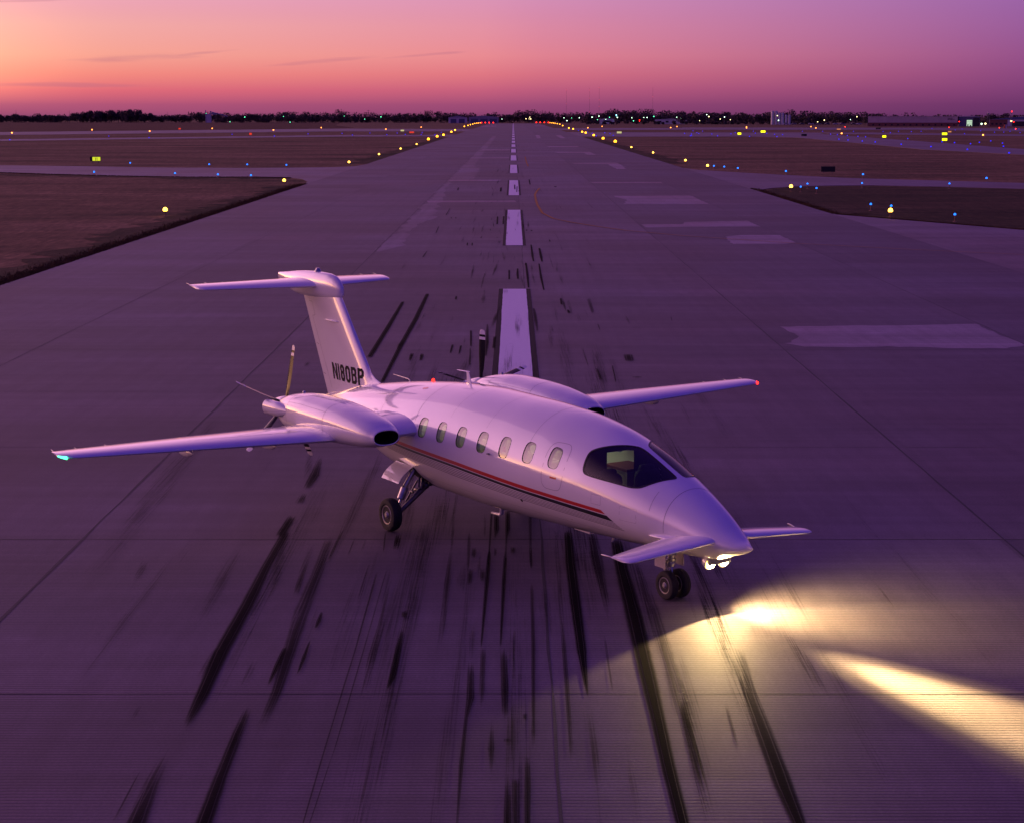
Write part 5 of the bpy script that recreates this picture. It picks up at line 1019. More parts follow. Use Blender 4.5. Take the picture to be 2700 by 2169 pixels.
for side in (-1, 1):
    b = MB(); T = lambda s, y, z: A(s, y*side, z)
    b.tube([T(7.80, .62, .72), T(7.77, .94, .50), T(7.745, 1.27, .27)], [.048, .044, .040], 14)           # trailing leg
    b.tube([T(7.745, 1.22, .28), T(7.745, 1.36, .28)], .05, 14)
    b.tube([T(7.86, .60, .78), T(7.70, .62, .74)], .05, 12); b.ball(T(7.80, .66, .70), .062, 6)
    b.tube([T(7.84, .70, .86), T(7.72, .80, .66)], .030, 10); b.tube([T(7.9, .78, .78), T(7.83, 1.05, .46)], .016, 8)
    b.tube([T(7.74, .72, .78), T(7.74, .98, .52)], .013, 8); b.tube([T(7.95, .70, .92), T(7.88, .76, .66), T(7.8, .7, .66)], .02, 8)
    b.lathe(T(7.83, .83, .63), (1, 0, .1), [(-.07, .03), (.07, .03)], 10); b.lathe(T(7.86, .92, .60), (1, 0, 0), [(-.05, .022), (.05, .022)], 10)
    gear = b.build('main_landing_gear', DKMETAL, plane, smooth=40)
    b = MB(); b.tube([T(7.80, 1.20, .42), T(7.80, 1.165, .52)], .026, 14); b.build('oleo_strut', CHROME, gear, smooth=40)
    b = MB(); b.tube([T(7.80, 1.175, .505), T(7.80, 1.17, .52), T(7.80, 1.09, .70), T(7.81, 1.08, .72)], [.05, .066, .066, .045], 16); b.tube([T(7.81, 1.08, .72), T(7.84, .92, .92), T(7.86, .85, 1.0)], [.042, .038, .036], 12); b.tube([T(7.80, 1.24, .30), T(7.80, 1.2, .42)], [.032, .03], 10)
    b.build('shock_absorber', METAL, gear, smooth=40)
    wheel(gear, 7.74, 1.405*side, .284, .19, side, 8)
    # the open leg door, bulged like the skin it closes
    b = MB(); rings = []; n = 8
    for i in range(n+1):
        t = i/n; y = .90+.30*t+.05*math.sin(math.pi*t); z = 1.06-.27*t
        o = Vector((0, .27, .30)).normalized()*.014
        rings.append([T(8.42, y, z), T(7.82, y, z-.01), T(7.82, y-o.y, z-o.z), T(8.42, y-o.y, z-o.z)])
    b.loft(rings); b.build('gear_door', WHITE, gear, smooth=30)
    b = MB(); b.tube([T(8.25, .80, .98), T(8.22, .98, .97)], .012, 8); b.build('door_hinge', WHITE, gear, smooth=40)
    b = MB(); b.tube([T(7.98, .80, .96), T(7.95, .98, .95)], .012, 8); b.build('door_hinge', WHITE, gear, smooth=40)
    b = MB(); skin_patch(b, [(s_, (th_z(s_, z_) if side == -1 else math.pi-th_z(s_, z_))) for s_, z_ in ((8.42, 1.06), (8.42, .80), (8.2, .66), (7.6, .62), (7.6, .80), (7.80, 1.03))], .004, .06); b.build('wheel_well', DUCT, gear, smooth=180)
# --- nose gear
b = MB(); T = A
b.tube([T(1.80, 0, .86), T(1.80, 0, .60), T(1.80, 0, .585)], [.045, .045, .06], 16); b.lathe(T(1.80, 0, .60), (0, 0, -1), [(0, .062), (.035, .066), (.05, .056), (.07, .064), (.12, .058), (.13, .04)], 18)
b.tube([T(1.75, -.06, .66), T(1.75, .06, .66)], .016, 8); b.tube([T(1.72, .0, .72), T(1.55, 0, .84)], .022, 10); b.box(T(1.86, -.075, .545), T(1.77, .075, .575)); b.tube([T(1.745, -.15, .216), T(1.745, .15, .216)], .028, 12)
b.tube([T(1.86, -.035, .56), T(1.93, -.03, .42), T(1.79, -.03, .27)], [.018, .02, .018], 8); b.tube([T(1.86, .035, .56), T(1.93, .03, .42), T(1.79, .03, .27)], [.018, .02, .018], 8)
for k in range(4): b.lathe(T(1.76+.03*(k % 2), -.05+.03*k, .64+.02*k), (1, 0, .2), [(-.04, .012), (.04, .012)], 8)
ng = b.build('nose_landing_gear', METAL, plane, smooth=40)
b = MB(); b.tube([T(1.80, 0, .48), T(1.775, 0, .34), T(1.755, 0, .22)], .027, 14); b.build('oleo_strut', CHROME, ng, smooth=40)
for y in (-.115, .115): wheel(ng, 1.743, y, .2155, .135, -1 if y < 0 else 1, 6)
for y in (-.17, .17):
    b = MB(); b.box(T(1.97, y-.006, .47), T(1.72, y+.006, .74)); b.build('gear_door', noisy(mat('gear_door_paint', (.42, .38, .36), .5), .15, 6), ng)
b = MB(); b.box(T(1.97, -.13, .735), T(1.60, .13, .76)); b.build('wheel_well', DARKIN, ng)
# --- landing and taxi lamps under the nose
LAMPG = emis('landing_lamp_glow', (1.0, .80, .42), 150); GLARE = emis('landing_lamp_glare', (1.0, .62, .16), 3.2)
b = MB(); b.box(T(.86, -.20, .745), T(.70, .20, .90)); b.tube([T(.80, -.12, .80), T(.76, -.13, .73)], .03, 8); b.tube([T(.80, .12, .80), T(.76, .13, .73)], .03, 8)
lh = b.build('lamp_bracket', METAL, plane, smooth=40)
for y in (-.125, .125):
    b = MB(); b.lathe(T(.80, y, .775), (1, 0, -.28), [(-.06, .03), (-.03, .09), (.05, .108), (.055, .10)], 20); b.build('lamp_housing', WHITE, lh, smooth=40)
    b = MB(); b.lathe(T(.80, y, .775), (1, 0, -.28), [(.046, .098), (.060, .095), (.068, .08), (.069, 0)], 20); b.build('lamp_glare_ring', GLARE, lh, smooth=60)  # added glowing ring, imitates the yellow edge of the lamp's glare
    b = MB(); b.lathe(T(.80, y, .775), (1, 0, -.28), [(.068, .079), (.078, .066), (.088, .035), (.09, 0)], 20); b.build('landing_lamp', LAMPG, lh, smooth=60)
def spot(name, s, y, z, tgt, power, size, blend, rad=.03):
    l = bpy.data.lights.new(name, 'SPOT'); l.energy = power; l.spot_size = size; l.spot_blend = blend; l.color = (1, .68, .27); l.shadow_soft_size = rad
    o = bpy.data.objects.new(name, l); COL.objects.link(o); o.parent = plane; o.location = A(s, y, z)
    d = Vector(A(*tgt))-Vector(A(s, y, z)); o.rotation_euler = d.to_track_quat('-Z', 'Y').to_euler(); return o
spot('taxi_beam', .70, 0, .715, (.70-math.cos(R(17)), 0, .715-math.sin(R(17))), 450, R(141), .14, .02)
spot('taxi_beam', .69, .13, .72, (.06, 1.35, 0), 1650, R(118), 1.0, .06)
spot('landing_beam', .70, 0, .715, (.70-math.cos(R(6.2)), 0, .715-math.sin(R(6.2))), 40000, R(18.5), 1.0, .06)
spot('landing_beam', .70, 0, .715, (.70-math.cos(R(6.9)), 0, .715-math.sin(R(6.9))), 6000, R(26), 1.0, .06)
# ------------------------------------------------------------------ airfield lights
ORD = 'first second third fourth fifth sixth seventh eighth ninth tenth eleventh twelfth thirteenth fourteenth fifteenth sixteenth seventeenth eighteenth nineteenth twentieth'.split()
TENS = {20: 'twenty', 30: 'thirty', 40: 'forty', 50: 'fifty', 60: 'sixty', 70: 'seventy'}
def ordw(i):
    i += 1
    if i <= 20: return ORD[i-1]
    t, u = i//10*10, i % 10
    return TENS[t][:-1]+'ieth' if u == 0 else TENS[t]+'-'+ORD[u-1]
AMBER = emis('amber_lamp', (1.0, .50, .06), 7); AMBERF = emis('far_amber_lamp', (1.0, .34, .015), 7); ORANGE = emis('orange_lamp', (1.0, .26, .04), 7)
REDL = emis('red_lamp', (1.0, .012, .006), 9); REDS = emis('small_red_lamp', (1, .03, .015), 8)
BLUEN = emis('near_blue_lamp', (.015, .17, 1.0), 3); BLUE = emis('blue_lamp', (.02, .022, 1.0), 1.8)
STEM = noisy(mat('orange_light_stem', (.30, .16, .08), .6), .2, 9)
POLE = noisy(mat('grey_pole_metal', (.12, .11, .12), .6), .2, 4)
def make_light(name, lamp, r, h, base_r=.13):
    t = empty(name)
    b = MB(); b.lathe((0, 0, -.045), (0, 0, 1), [(0, base_r), (.03, base_r), (.045, base_r*.7), (.05, 0)], 14); b.tube([(0, 0, 0), (0, 0, h-r*.9)], [.028, .03], 8); b.lathe((0, 0, h-r*1.3), (0, 0, 1), [(0, .03), (r*.3, r*.8), (r*.55, r*.85), (r*.6, 0)], 12)
    b.build('stem', STEM, t, smooth=40)
    b = MB(); b.lathe((0, 0, h-r*.7), (0, 0, 1), [(0, r*.8), (r*.5, r), (r*1.1, r*.85), (r*1.5, r*.5), (r*1.65, 0)], 14); b.build('lamp', lamp, t, smooth=60)
    return t
def scatter(proto, pts, labels, cat, group, near_first=True):
    first = proto
    for i, (p, lb) in enumerate(zip(pts, labels)):
        o = proto if i == 0 else copy_tree(proto)
        o.location = (p[0], p[1], 0); tag(o, lb, cat, group)
def dedupe(pts, d):
    out = []
    for p in pts:
        if all(math.dist(p, q) > d for q in out): out.append(p)
    return out
def run(name, lamp, r, h, pts, lab, cat, group, key):
    pts = sorted(pts, key=key); scatter(make_light(name, lamp, r, h), pts, [lab % ordw(i) for i in range(len(pts))], cat, group)
ny_ = lambda p: p[1]
ax_ = lambda p: p[0]/p[1]
for pts, sd_ in ((EDGE_L, 'left'), (EDGE_R, 'right')):
    near = [p for p in pts if p[1] < 420]; far = [p for p in pts if p[1] >= 420]
    run('runway_edge_light', AMBER, .17, .45, near, 'glowing amber runway edge light on the '+sd_+' grass verge, %s along from the airplane', 'runway light', 'amber lights along the runway edges', ny_)
    run('runway_edge_light', AMBERF, .36, .7, far, 'small amber runway edge light in the far '+sd_+' row, %s beyond the grass verge', 'runway light', 'amber lights along the runway edges', ny_)
run('runway_end_light', REDL, .5, .8, RED_E, 'red light in the row across the far runway end, %s from its left', 'runway light', 'red lights at the runway end', ax_)
run('taxiway_light', BLUEN, .11, .40, BLUE_L1, 'blue taxiway light on the far side of the left taxiway, %s from the picture edge', 'taxiway light', 'blue taxiway lights', ax_)
run('taxiway_light', BLUEN, .11, .40, BLUE_L2, 'blue taxiway light on the near side of the left taxiway, %s from the picture edge', 'taxiway light', 'blue taxiway lights', ax_)
run('taxiway_light', BLUE, .15, .45, dedupe(BLUE_LF, 4), 'tiny blue taxiway light in the distant left field, %s counting rightwards', 'taxiway light', 'blue taxiway lights', ax_)
run('taxiway_light', BLUEN, .11, .40, BLUE_R1, 'blue taxiway light on the far side of the right taxiway, %s counting rightwards', 'taxiway light', 'blue taxiway lights', ax_)
run('taxiway_light', BLUEN, .085, .47, BLUE_R2, 'blue taxiway light on a tall stem in the right grass wedge, %s counting rightwards', 'taxiway light', 'blue taxiway lights', ax_)
run('taxiway_light', BLUE, .15, .45, dedupe(BLUE_RF, 6), 'tiny blue taxiway light in the distant right field, %s counting rightwards', 'taxiway light', 'blue taxiway lights', ax_)
run('runway_edge_light', ORANGE, .28, .5, ORANGE_L, 'small orange light by the second runway across the left field, %s counting rightwards', 'runway light', 'orange lights of the second runway', ax_)
run('runway_edge_light', ORANGE, .28, .5, ORANGE_R, 'small orange light in the distant right field, %s counting rightwards', 'runway light', 'orange lights of the second runway', ax_)
run('obstruction_light', REDS, .25, .5, RED_R, 'tiny red light in the distant right field, %s counting rightwards', 'warning light', 'tiny red field lights', ax_)

# ------------------------------------------------------------------ guidance signs
SIGNBOX = noisy(mat('black_sign_housing', (.012, .011, .012), .6), .2, 5)
YFACE = emis('lit_yellow_sign_face', (.72, .78, .04), 1.0); YFACE2 = emis('bright_yellow_sign_face', (1, 1, .01), 2.2); YDIM = emis('pale_yellow_sign_face', (.75, .68, .30), .8); RFACE = emis('lit_red_sign_face', (.75, .05, .03), 1.0); OFACE = emis('lit_orange_sign_face', (.85, .30, .12), .8)
INK = mat('black_sign_lettering', (.01, .01, .01), .7)
def sign(x, y, wd, h, face, label, black=0., text=None, rot=0., leg=.22):
    t = empty('guidance_sign', (x, y, 0), rot); tag(t, label, 'sign', 'airfield guidance signs')
    b = MB(); b.box((-wd/2, -.09, leg), (wd/2, .12, leg+h)); b.build('housing', SIGNBOX, t)
    for lx in (-wd*.3, wd*.3):
        b = MB(); b.box((lx-.03, -.03, -.04), (lx+.03, .03, leg)); b.build('leg', POLE, t)
    if face:
        x0 = -wd/2+.05+black*wd
        b = MB(); b.add([(x0, -.095, leg+.05), (wd/2-.05, -.095, leg+.05), (wd/2-.05, -.095, leg+h-.05), (x0, -.095, leg+h-.05)], [(0, 1, 2, 3)]); b.build('sign_face', face, t, fixn=False)
    if text:
        fw_ = wd/2-.05-x0; cx = (x0+wd/2-.05)/2; ch = (h-.1)*.36; u = ch/5
        segs = {'B': [(0, 0, 1, 5), (1, 0, 2.4, 1), (1, 2, 2.4, 3), (1, 4, 2.4, 5), (2.4, .5, 3.3, 2.2), (2.4, 2.8, 3.3, 4.5)], '4': [(2.1, 0, 3.1, 5), (0, 1.4, 3.6, 2.3), (0, 2.3, .9, 5)]}
        b = MB()
        for r_, line in enumerate(text):
            for k, chh in enumerate(line):
                for (a0, b0, a1, b1) in segs[chh]:
                    ox = cx-4.4*u+k*5.0*u; oz = leg+.08+(len(text)-1-r_)*ch*1.24
                    b.box((ox+a0*u, -.101, oz+b0*u), (ox+a1*u, -.097, oz+b1*u))
        b.build('lettering', INK, t)
    return t
sign(-62.3, 264, 1.56, .66, YFACE, 'lit yellow sign with black panel beside the left taxiway', .2, ('B4', 'B4'), R(8), .30)
sign(38.8, 218, 1.72, .66, None, 'unlit black sign seen from behind beyond the right taxiway', 0, None, R(-6), .16)
for x, y, wd, h, f, lb in ((80.8, 634, 1.3, .78, YFACE2, 'glowing yellow sign in the far right field, closest of them to the runway'), (100.5, 714, 1.9, .84, YFACE2, 'glowing yellow sign in the far right field, second from the runway'),
        (115, 550, 1.2, .72, YFACE2, 'glowing yellow sign standing alone in the far right field below the warehouse'), (151.4, 623, 1.8, .86, YFACE2, 'upper of two stacked glowing yellow signs in the far right field'), (116.6, 479.5, 1.4, .74, YFACE2, 'lower of two stacked glowing yellow signs in the far right field'),
        (-48.2, 772, 1.6, .72, YDIM, 'pale yellow sign beside the far left taxiway'), (40.5, 678, 1.9, .8, YDIM, 'pale yellow sign beside the far right taxiway mouth'), (-39.5, 691, 1.9, .7, RFACE, 'dull red sign beside the far left taxiway near the runway'),
        (-164.2, 874, 1.2, .8, RFACE, 'small red sign before the second runway in the left field'), (-92.5, 625, 1.0, .8, RFACE, 'bright red two-panel sign in the left field'), (156.4, 853, 1.9, .6, OFACE, 'dim orange sign in the far right field below the tree line'),
        (177, 720, 1.4, .6, OFACE, 'small orange sign in the far right field below the warehouse')):
    sign(x, y, wd, h, f, lb, 0, None, -math.atan2(x, y), .25)
for x, y, wd, lb in ((98, 598, 1.8, 'unlit dark sign in the far right field between two taxiways'), (186, 905, 2.4, 'unlit dark sign by the far taxiway below the warehouse')): sign(x, y, wd, .7, None, lb, 0, None, -math.atan2(x, y), .2)

# ------------------------------------------------------------------ trees
LEAVES = []  # leaf colours are lightened to carry the air-light of the distance
for nm, c in (('dark_leaf', (.085, .075, .055)), ('olive_leaf', (.105, .088, .066)), ('dusky_leaf', (.13, .10, .085))):
    LEAVES.append(noisy(mat(nm, c, .9, spec=.2), .45, .35, coords='Object'))
BARK = noisy(mat('tree_bark', (.055, .042, .034), .9), .3, 2)
def crown(b, g, cx, cy, h, r, n, conifer=False, z0=None, q=1.35):
    z0 = h*.18 if z0 is None else z0
    lobes = [(g.gauss(0, r*.42), g.gauss(0, r*.42), z0+(h-z0)*g.uniform(.25, .8), r*g.uniform(.38, .62)) for _ in range(9)] if not conifer else None
    for i in range(n):
        if conifer:
            t = g.random()**.7; z = z0*.4+(h-z0*.4)*(1-t); rr = r*(.08+t*.95)*math.sqrt(g.random()); a = g.random()*6.283; x, y = rr*math.cos(a), rr*math.sin(a); sz = q*g.uniform(.3, .75)
        else:
            lx, ly, lz, lr = g.choice(lobes); d = Vector((g.gauss(0, 1), g.gauss(0, 1), g.gauss(0, 1))).normalized()*lr*(g.random()**.45)
            x, y, z = lx+d.x, ly+d.y, min(h, lz+d.z*1.05); sz = q*g.uniform(.4, 1.)
        u = Vector((g.gauss(0, 1), g.gauss(0, 1), g.gauss(0, 1))).normalized(); v = u.orthogonal().normalized(); w_ = u.cross(v)
        c = Vector((cx+x, cy+y, max(.1, z))); b.m = g.choice((0, 0, 1))
        b.add([c+v*sz*.5, c+w_*sz*.42, c-v*sz*.5, c-w_*sz*.42], [(0, 1, 2, 3)])
def tree_proto(name, h, r, n, conifer, seed, lf):
    g = random.Random(seed); t = empty(name)
    b = MB(); b.tube([(0, 0, -.1), (.1, 0, h*.25), (.0, .1, h*(.9 if conifer else .55))], [h*.028, h*.022, h*.006], 8)
    if not conifer:
        for k in range(5):
            a = k*1.3+g.random(); b.tube([(0, 0, h*(.22+.05*k)), (r*.35*math.cos(a), r*.35*math.sin(a), h*(.42+.05*k)), (r*.62*math.cos(a), r*.62*math.sin(a), h*(.56+.05*k))], [h*.012, h*.008, h*.003], 6)
    b.build('trunk', BARK, t, smooth=60)
    b = MB(); crown(b, g, 0, 0, h, r, n, conifer); b.build('crown', lf, t, fixn=False); return t
PX = lambda zx, o, D: (o+zx*.41744-1350)/4622.8*D
TREES_B = [(30, 7.4), (150, 7.2), (190, 6.6), (245, 6.4), (320, 7.6), (350, 7.2), (385, 7.6), (410, 7), (520, 9.5), (560, 11.5), (600, 11.8), (640, 11.2), (690, 12.2), (730, 12.4), (775, 11.8), (815, 12.6), (850, 12.9), (890, 12.4), (935, 10), (975, 9.4)]
TREES_C = [(45, 8.2), (130, 8.7), (290, 8.2), (375, 7.4), (240, 6.6)]
protos = [tree_proto('broadleaf_tree', 11, 5.6, 1100, False, 11+k, [LEAVES[k % 3], LEAVES[(k+1) % 3]]) for k in range(3)]
pos_names = 'in the low stretch at the left picture edge|in the tall clump left of the grain elevator'.split('|')
cnt = {0: 0, 1: 0}
used = set()
for i, (zx, h) in enumerate(TREES_B):
    D = 1835+rnd.uniform(-16, 10); pr_ = protos[i % 3]; o = pr_ if i % 3 not in used else copy_tree(pr_); used.add(i % 3)
    o.location = (PX(zx, 0, D), D, 0); s = h/10.4; o.scale = (s*.95, s*.95, s); o.rotation_euler = (0, 0, rnd.random()*6)
    k = 0 if zx < 500 else 1; tag(o, 'rounded dark tree %s, %s counting rightwards' % (pos_names[k], ordw(cnt[k])), 'tree', 'round trees on the left skyline'); cnt[k] += 1
pr_ = tree_proto('conifer_tree', 8.5, 2.6, 420, True, 5, [LEAVES[0], LEAVES[1]])
for i, (zx, h) in enumerate(sorted(TREES_C)):
    D = 1808+rnd.uniform(-6, 6); o = pr_ if i == 0 else copy_tree(pr_); o.location = (PX(zx, 0, D), D, 0); s = h/8.5; o.scale = (s, s, s); o.rotation_euler = (0, 0, i)
    tag(o, 'dark pointed conifer on the left skyline, %s counting rightwards' % ordw(i), 'tree', 'conifers on the left skyline')
def treeline():
    g = random.Random(21); b = MB()
    def row(x0, x1, y0, y1, hs, sp, n, q=1.6, jit=12):
        n = int(n*4.2); sp *= 1.7
        x = x0
        while x < x1:
            f = (x-x0)/(x1-x0); h = hs(x)*g.uniform(.86, 1.25); crown(b, g, x, y0+(y1-y0)*f+g.uniform(-jit, jit), h, h*g.uniform(.55, .85), n, g.random() < .06, h*.04, q); x += sp*g.uniform(.5, 1.4)
    lh = lambda x: 7.2 if x < -340 else (8.2+1.0*math.sin(x*.05)+.8*math.sin(x*.017))
    row(-1000, -175, 1975, 1850, lh, 4.6, 95)
    row(-620, -175, 1945, 1835, lambda x: lh(x)*.9, 4.6, 95)
    row(-180, 200, 1850, 1715, lambda x: 9.6+1.2*math.sin(x*.06)+.8*math.sin(x*.21), 4.2, 110)
    row(-180, 200, 1830, 1702, lambda x: 6.6+1.2*math.sin(x*.09), 4.2, 90)
    row(60, 330, 1660, 1570, lambda x: 9.2+.9*math.sin(x*.08)+.6*math.sin(x*.23), 4.2, 110)
    row(140, 250, 1480, 1440, lambda x: 7.6+.7*math.sin(x*.11), 4.4, 110)
    row(236, 760, 1430, 1300, lambda x: 7.2+.8*math.sin(x*.1), 4.4, 95)
    row(60, 260, 1440, 1420, lambda x: 2.6+.6*math.sin(x*.3), 3.6, 60, 1.2, 5)
    row(-300, -170, 1822, 1812, lambda x: 6.4+1.5*math.sin(x*.13), 3.8, 90, 1.3, 4)
    o = b.build('treeline', [LEAVES[0], LEAVES[2]], fixn=False); tag(o, 'long dark belt of woodland closing the airfield along the skyline', 'trees', kind='stuff')
treeline()

# ------------------------------------------------------------------ buildings and masts
TAN = noisy(mat('tan_metal_siding', (.55, .43, .40), .6), .08, .3); BRICK = noisy(mat('dark_red_brick', (.20, .075, .065), .8), .2, 2)
BLUEG = noisy(mat('blue_grey_siding', (.12, .12, .20), .5), .1, .4); ROOFG = noisy(mat('pale_roof_metal', (.36, .34, .40), .4, metal=.3), .12, .5); ROOFB = noisy(mat('blue_roof_metal', (.10, .12, .26), .4, metal=.3), .1, .5)
PALE = noisy(mat('pale_siding', (.60, .55, .58), .6), .08, .3); DARKW = mat('dark_window_glass', (.03, .03, .04), .15); LITW = emis('lit_hangar_window', (.62, .85, .62), .95); SILOW = noisy(mat('white_silo_steel', (.72, .66, .68), .5), .06, .2)
def building(name, label, x0, x1, y0, y1, h, wall, roof, gable=0., cat='building'):
    t = empty(name, ((x0+x1)/2, y0, 0), -math.atan2((x0+x1)/2, y0)); tag(t, label, cat); y1 = min(y1, y0+16); w2 = (x1-x0)/2; d = y1-y0
    b = MB(); b.box((-w2, 0, -.2), (w2, d, h)); b.build('wall', wall, t)
    b = MB()
    if gable: b.loft([[(-w2-.2, -.2, h), (w2+.2, -.2, h), (w2+.2, -.2, h+.08), (0, -.2, h+gable), (-w2-.2, -.2, h+.08)], [(-w2-.2, d, h), (w2+.2, d, h), (w2+.2, d, h+.08), (0, d, h+gable), (-w2-.2, d, h+.08)]])
    else: b.box((-w2-.15, -.15, h), (w2+.15, d+.15, h+.25))
    b.build('roof', roof, t); return t, w2
def pane(t, name, m, x0, x1, z0, z1, y=-.03):
    b = MB(); b.box((x0, y, z0), (x1, y+.02, z1)); return b.build(name, m, t)
t, w2 = building('warehouse', 'long low tan warehouse with brick base on the right skyline', 234.5, 292.2, 1172, 1230, 6.35, TAN, TAN)
b = MB(); b.box((-w2-.05, -.25, -.2), (w2+.05, -.02, 2.4)); b.build('brick_base', BRICK, t)
for k in range(14): pane(t, 'window', DARKW, -w2+3+k*4, -w2+4.1+k*4, .5, 1.5, -.29)
b = MB()
for z, xs in ((5.0, (0, .5, .95, 1.4, 2.1, 2.7)), (4.2, (0, .45, .9, 1.6, 2.1, 2.5, 3.2, 3.9))):
    for x in xs: b.box((w2-6.4+x, -.06, z), (w2-6.4+x+.36, -.01, z+.42))
b.build('wall_lettering', SIGNBOX, t)
t, w2 = building('hangar', 'blue grey hangar with a lit doorway at the end of the tan warehouse', 292.4, 305.6, 1165, 1225, 6.3, BLUEG, PALE, .55)
pane(t, 'dark_bay', DARKW, w2-4.2, w2-.2, 0, 5.6)
fr = pane(t, 'doorway', LITW, -w2+5.0, -w2+8.4, .2, 4.1, -.06)
b = MB()
for z in (1.5, 2.9): b.box((-w2+4.95, -.12, z), (-w2+8.45, -.07, z+.12))
for x in (5.7, 6.9, 7.7): b.box((-w2+x, -.12, .2), (-w2+x+.14, -.07, 4.1))
b.box((-w2+5.4, -.125, .2), (-w2+6.2, -.07, 1.3)); b.box((-w2+7.0, -.125, .2), (-w2+8.0, -.07, .9)); b.build('door_frame', DARKW, t)
t, w2 = building('brick_building', 'low dark red brick building between the lit hangar and the red mast', 304.5, 315.5, 1135, 1160, 4.3, BRICK, BRICK)
for k in range(4): pane(t, 'window', DARKW, -w2+1+k*2.6, -w2+2.4+k*2.6, 1.2, 2.4)
t, w2 = building('hangar', 'pale hangar with blue roof at the right edge of the skyline', 318, 362, 1185, 1250, 4.4, PALE, ROOFB, 1.9)
for k in range(3): pane(t, 'hangar_door', DARKW if k == 1 else BLUEG, -w2+3+k*12, -w2+11+k*12, 0, 3.2)
t, w2 = building('hangar', 'pale blue hangar group left of the far runway end', -62, -44, 1704, 1740, 5.2, PALE, ROOFG, 1.7)
for k in range(2): pane(t, 'hangar_door', BLUEG, -w2+2+k*8, -w2+7.5+k*8, 0, 4)
t, w2 = building('hangar', 'pale blue hangar just left of the far runway end behind the red lights', -42.6, -14, 1704, 1740, 5.6, ROOFG, ROOFG, 1.4)
for k in range(3): pane(t, 'hangar_door', BLUEG, -w2+2+k*9, -w2+9+k*9, 0, 4)
t, w2 = building('shed', 'small pale shed under the street lamps right of the runway end', 72.5, 85, 1492, 1505, 4.2, PALE, ROOFG, .6)
pane(t, 'window', DARKW, -3, 3, 1.5, 3)
t, w2 = building('shed', 'long pale shed among the trees left of the silos', 119, 146, 1492, 1505, 3.8, PALE, ROOFG, .7)
for k in range(4): pane(t, 'window', DARKW, -w2+3+k*6, -w2+5.5+k*6, 1.2, 2.6)
# silos
for i, (x0, x1, h) in enumerate(((202.9, 205.5, 10.7), (205.8, 208.3, 10.7), (208.4, 210.7, 9.2), (210.9, 213.4, 9.2), (214, 216.0, 7.7), (216.4, 218.6, 7.7))):
    r = (x1-x0)/2*.92; t = empty('silo', ((x0+x1)/2, 1400, 0)); tag(t, ['tall white silo, outermost of the pair nearest the runway', 'tall white silo, inner one of the tallest pair', 'middle height white silo next to the tallest pair', 'middle height white silo next to the short pair', 'short white silo next to the middle pair', 'short white silo at the warehouse end of the row'][i], 'silo', 'white silos on the skyline')
    b = MB(); b.lathe((0, 0, 0), (0, 0, 1), [(0, r), (h-.3, r), (h-.28, 0)], 24); b.build('silo_body', SILOW, t, smooth=40)
    b = MB(); b.lathe((0, 0, h-.3), (0, 0, 1), [(0, r*1.02), (.12, r*1.02), (.34, r*.4), (.36, 0)], 24); b.build('silo_cap', ROOFG, t, smooth=40)
# grain elevator on the left skyline
t = empty('grain_elevator', (-308, 1800, 0)); tag(t, 'grain elevator with a leg tower and a sloping conveyor among the left trees', 'grain elevator')
b = MB(); b.box((-2.6, -2, 0), (2.2, 2, 8.6)); b.build('bin_house', PALE, t)
b = MB(); b.box((-3.6, -.7, 0), (-2.9, .7, 12.4)); b.box((1.0, -.7, 8.6), (1.9, .7, 11.6)); b.build('leg_tower', ROOFG, t)
b = MB(); b.tube([(1.4, 0, 11), (19, 0, 6.2)], .45, 8); b.build('conveyor', ROOFG, t, smooth=50)
b = MB(); b.loft([[(2.2, -2, 8), (7.4, -2, 8), (7.4, -2, 9.6), (4.8, -2, 10.4), (2.2, -2, 9.6)], [(2.2, 3, 8), (7.4, 3, 8), (7.4, 3, 9.6), (4.8, 3, 10.4), (2.2, 3, 9.6)]]); b.build('shed_roof', ROOFG, t)
# control-style tower, mast, beacon boxes
t = empty('lattice_tower', (307.3, 1150, 0)); tag(t, 'short dark tower with a pale top above the brick building', 'tower')
b = MB(); [b.tube([(x, y, 0), (x*.8, y*.8, 8.4)], .11, 6) for x in (-.6, .6) for y in (-.6, .6)]; [b.box((-.62, -.05, z), (.62, .05, z+.14)) for z in range(1, 9)]; b.build('tower_frame', POLE, t)
b = MB(); b.box((-.75, -.75, 8.3), (.75, .75, 8.5)); b.tube([(0, 0, 8.5), (0, 0, 9.9)], [.14, .06], 8); b.build('tower_top', PALE, t)
MASTL = emis('faint_red_mast_lamp', (1, .05, .05), 2.2)
def mast(x, y, h, label, lamps, r=.12):
    t = empty('mast', (x, y, 0)); tag(t, label, 'mast')
    b = MB(); b.tube([(0, 0, -.1), (0, 0, h)], [r, r*.6], 8)
    for z in range(2, int(h), max(2, int(h/14))): b.box((-r*1.6, -r*.3, z), (r*1.6, r*.3, z+r))
    b.build('mast_pole', POLE, t, smooth=60)
    for z, m, rr in lamps:
        b = MB(); b.ball((0, -r*1.2, z), rr, 6); b.build('mast_lamp', m, t, smooth=60)
mast(308.3, 1100, 9.4, 'lattice mast with a red lamp on top at the right edge', [(9.5, REDL, .34)], .16)
mast(320.5, 1138, 2.9, 'short post with a red lamp at the right picture edge', [(3.0, REDL, .30)])
mast(285.6, 1138, 3.1, 'short post with a red lamp before the brick building', [(3.2, REDL, .30)])
mast(98.5, 1385, 3.6, 'post with a red lamp right of the far runway end', [(3.6, REDL, .32), (2.6, REDL, .2)])
mast(85.9, 1480, 8.2, 'slim pole with a pale cyan lamp right of the runway end', [(7.6, emis('cyan_lamp', (.2, .8, 1), 12), .35), (6.9, emis('cyan_lamp_low', (.2, .8, 1), 6), .3)])
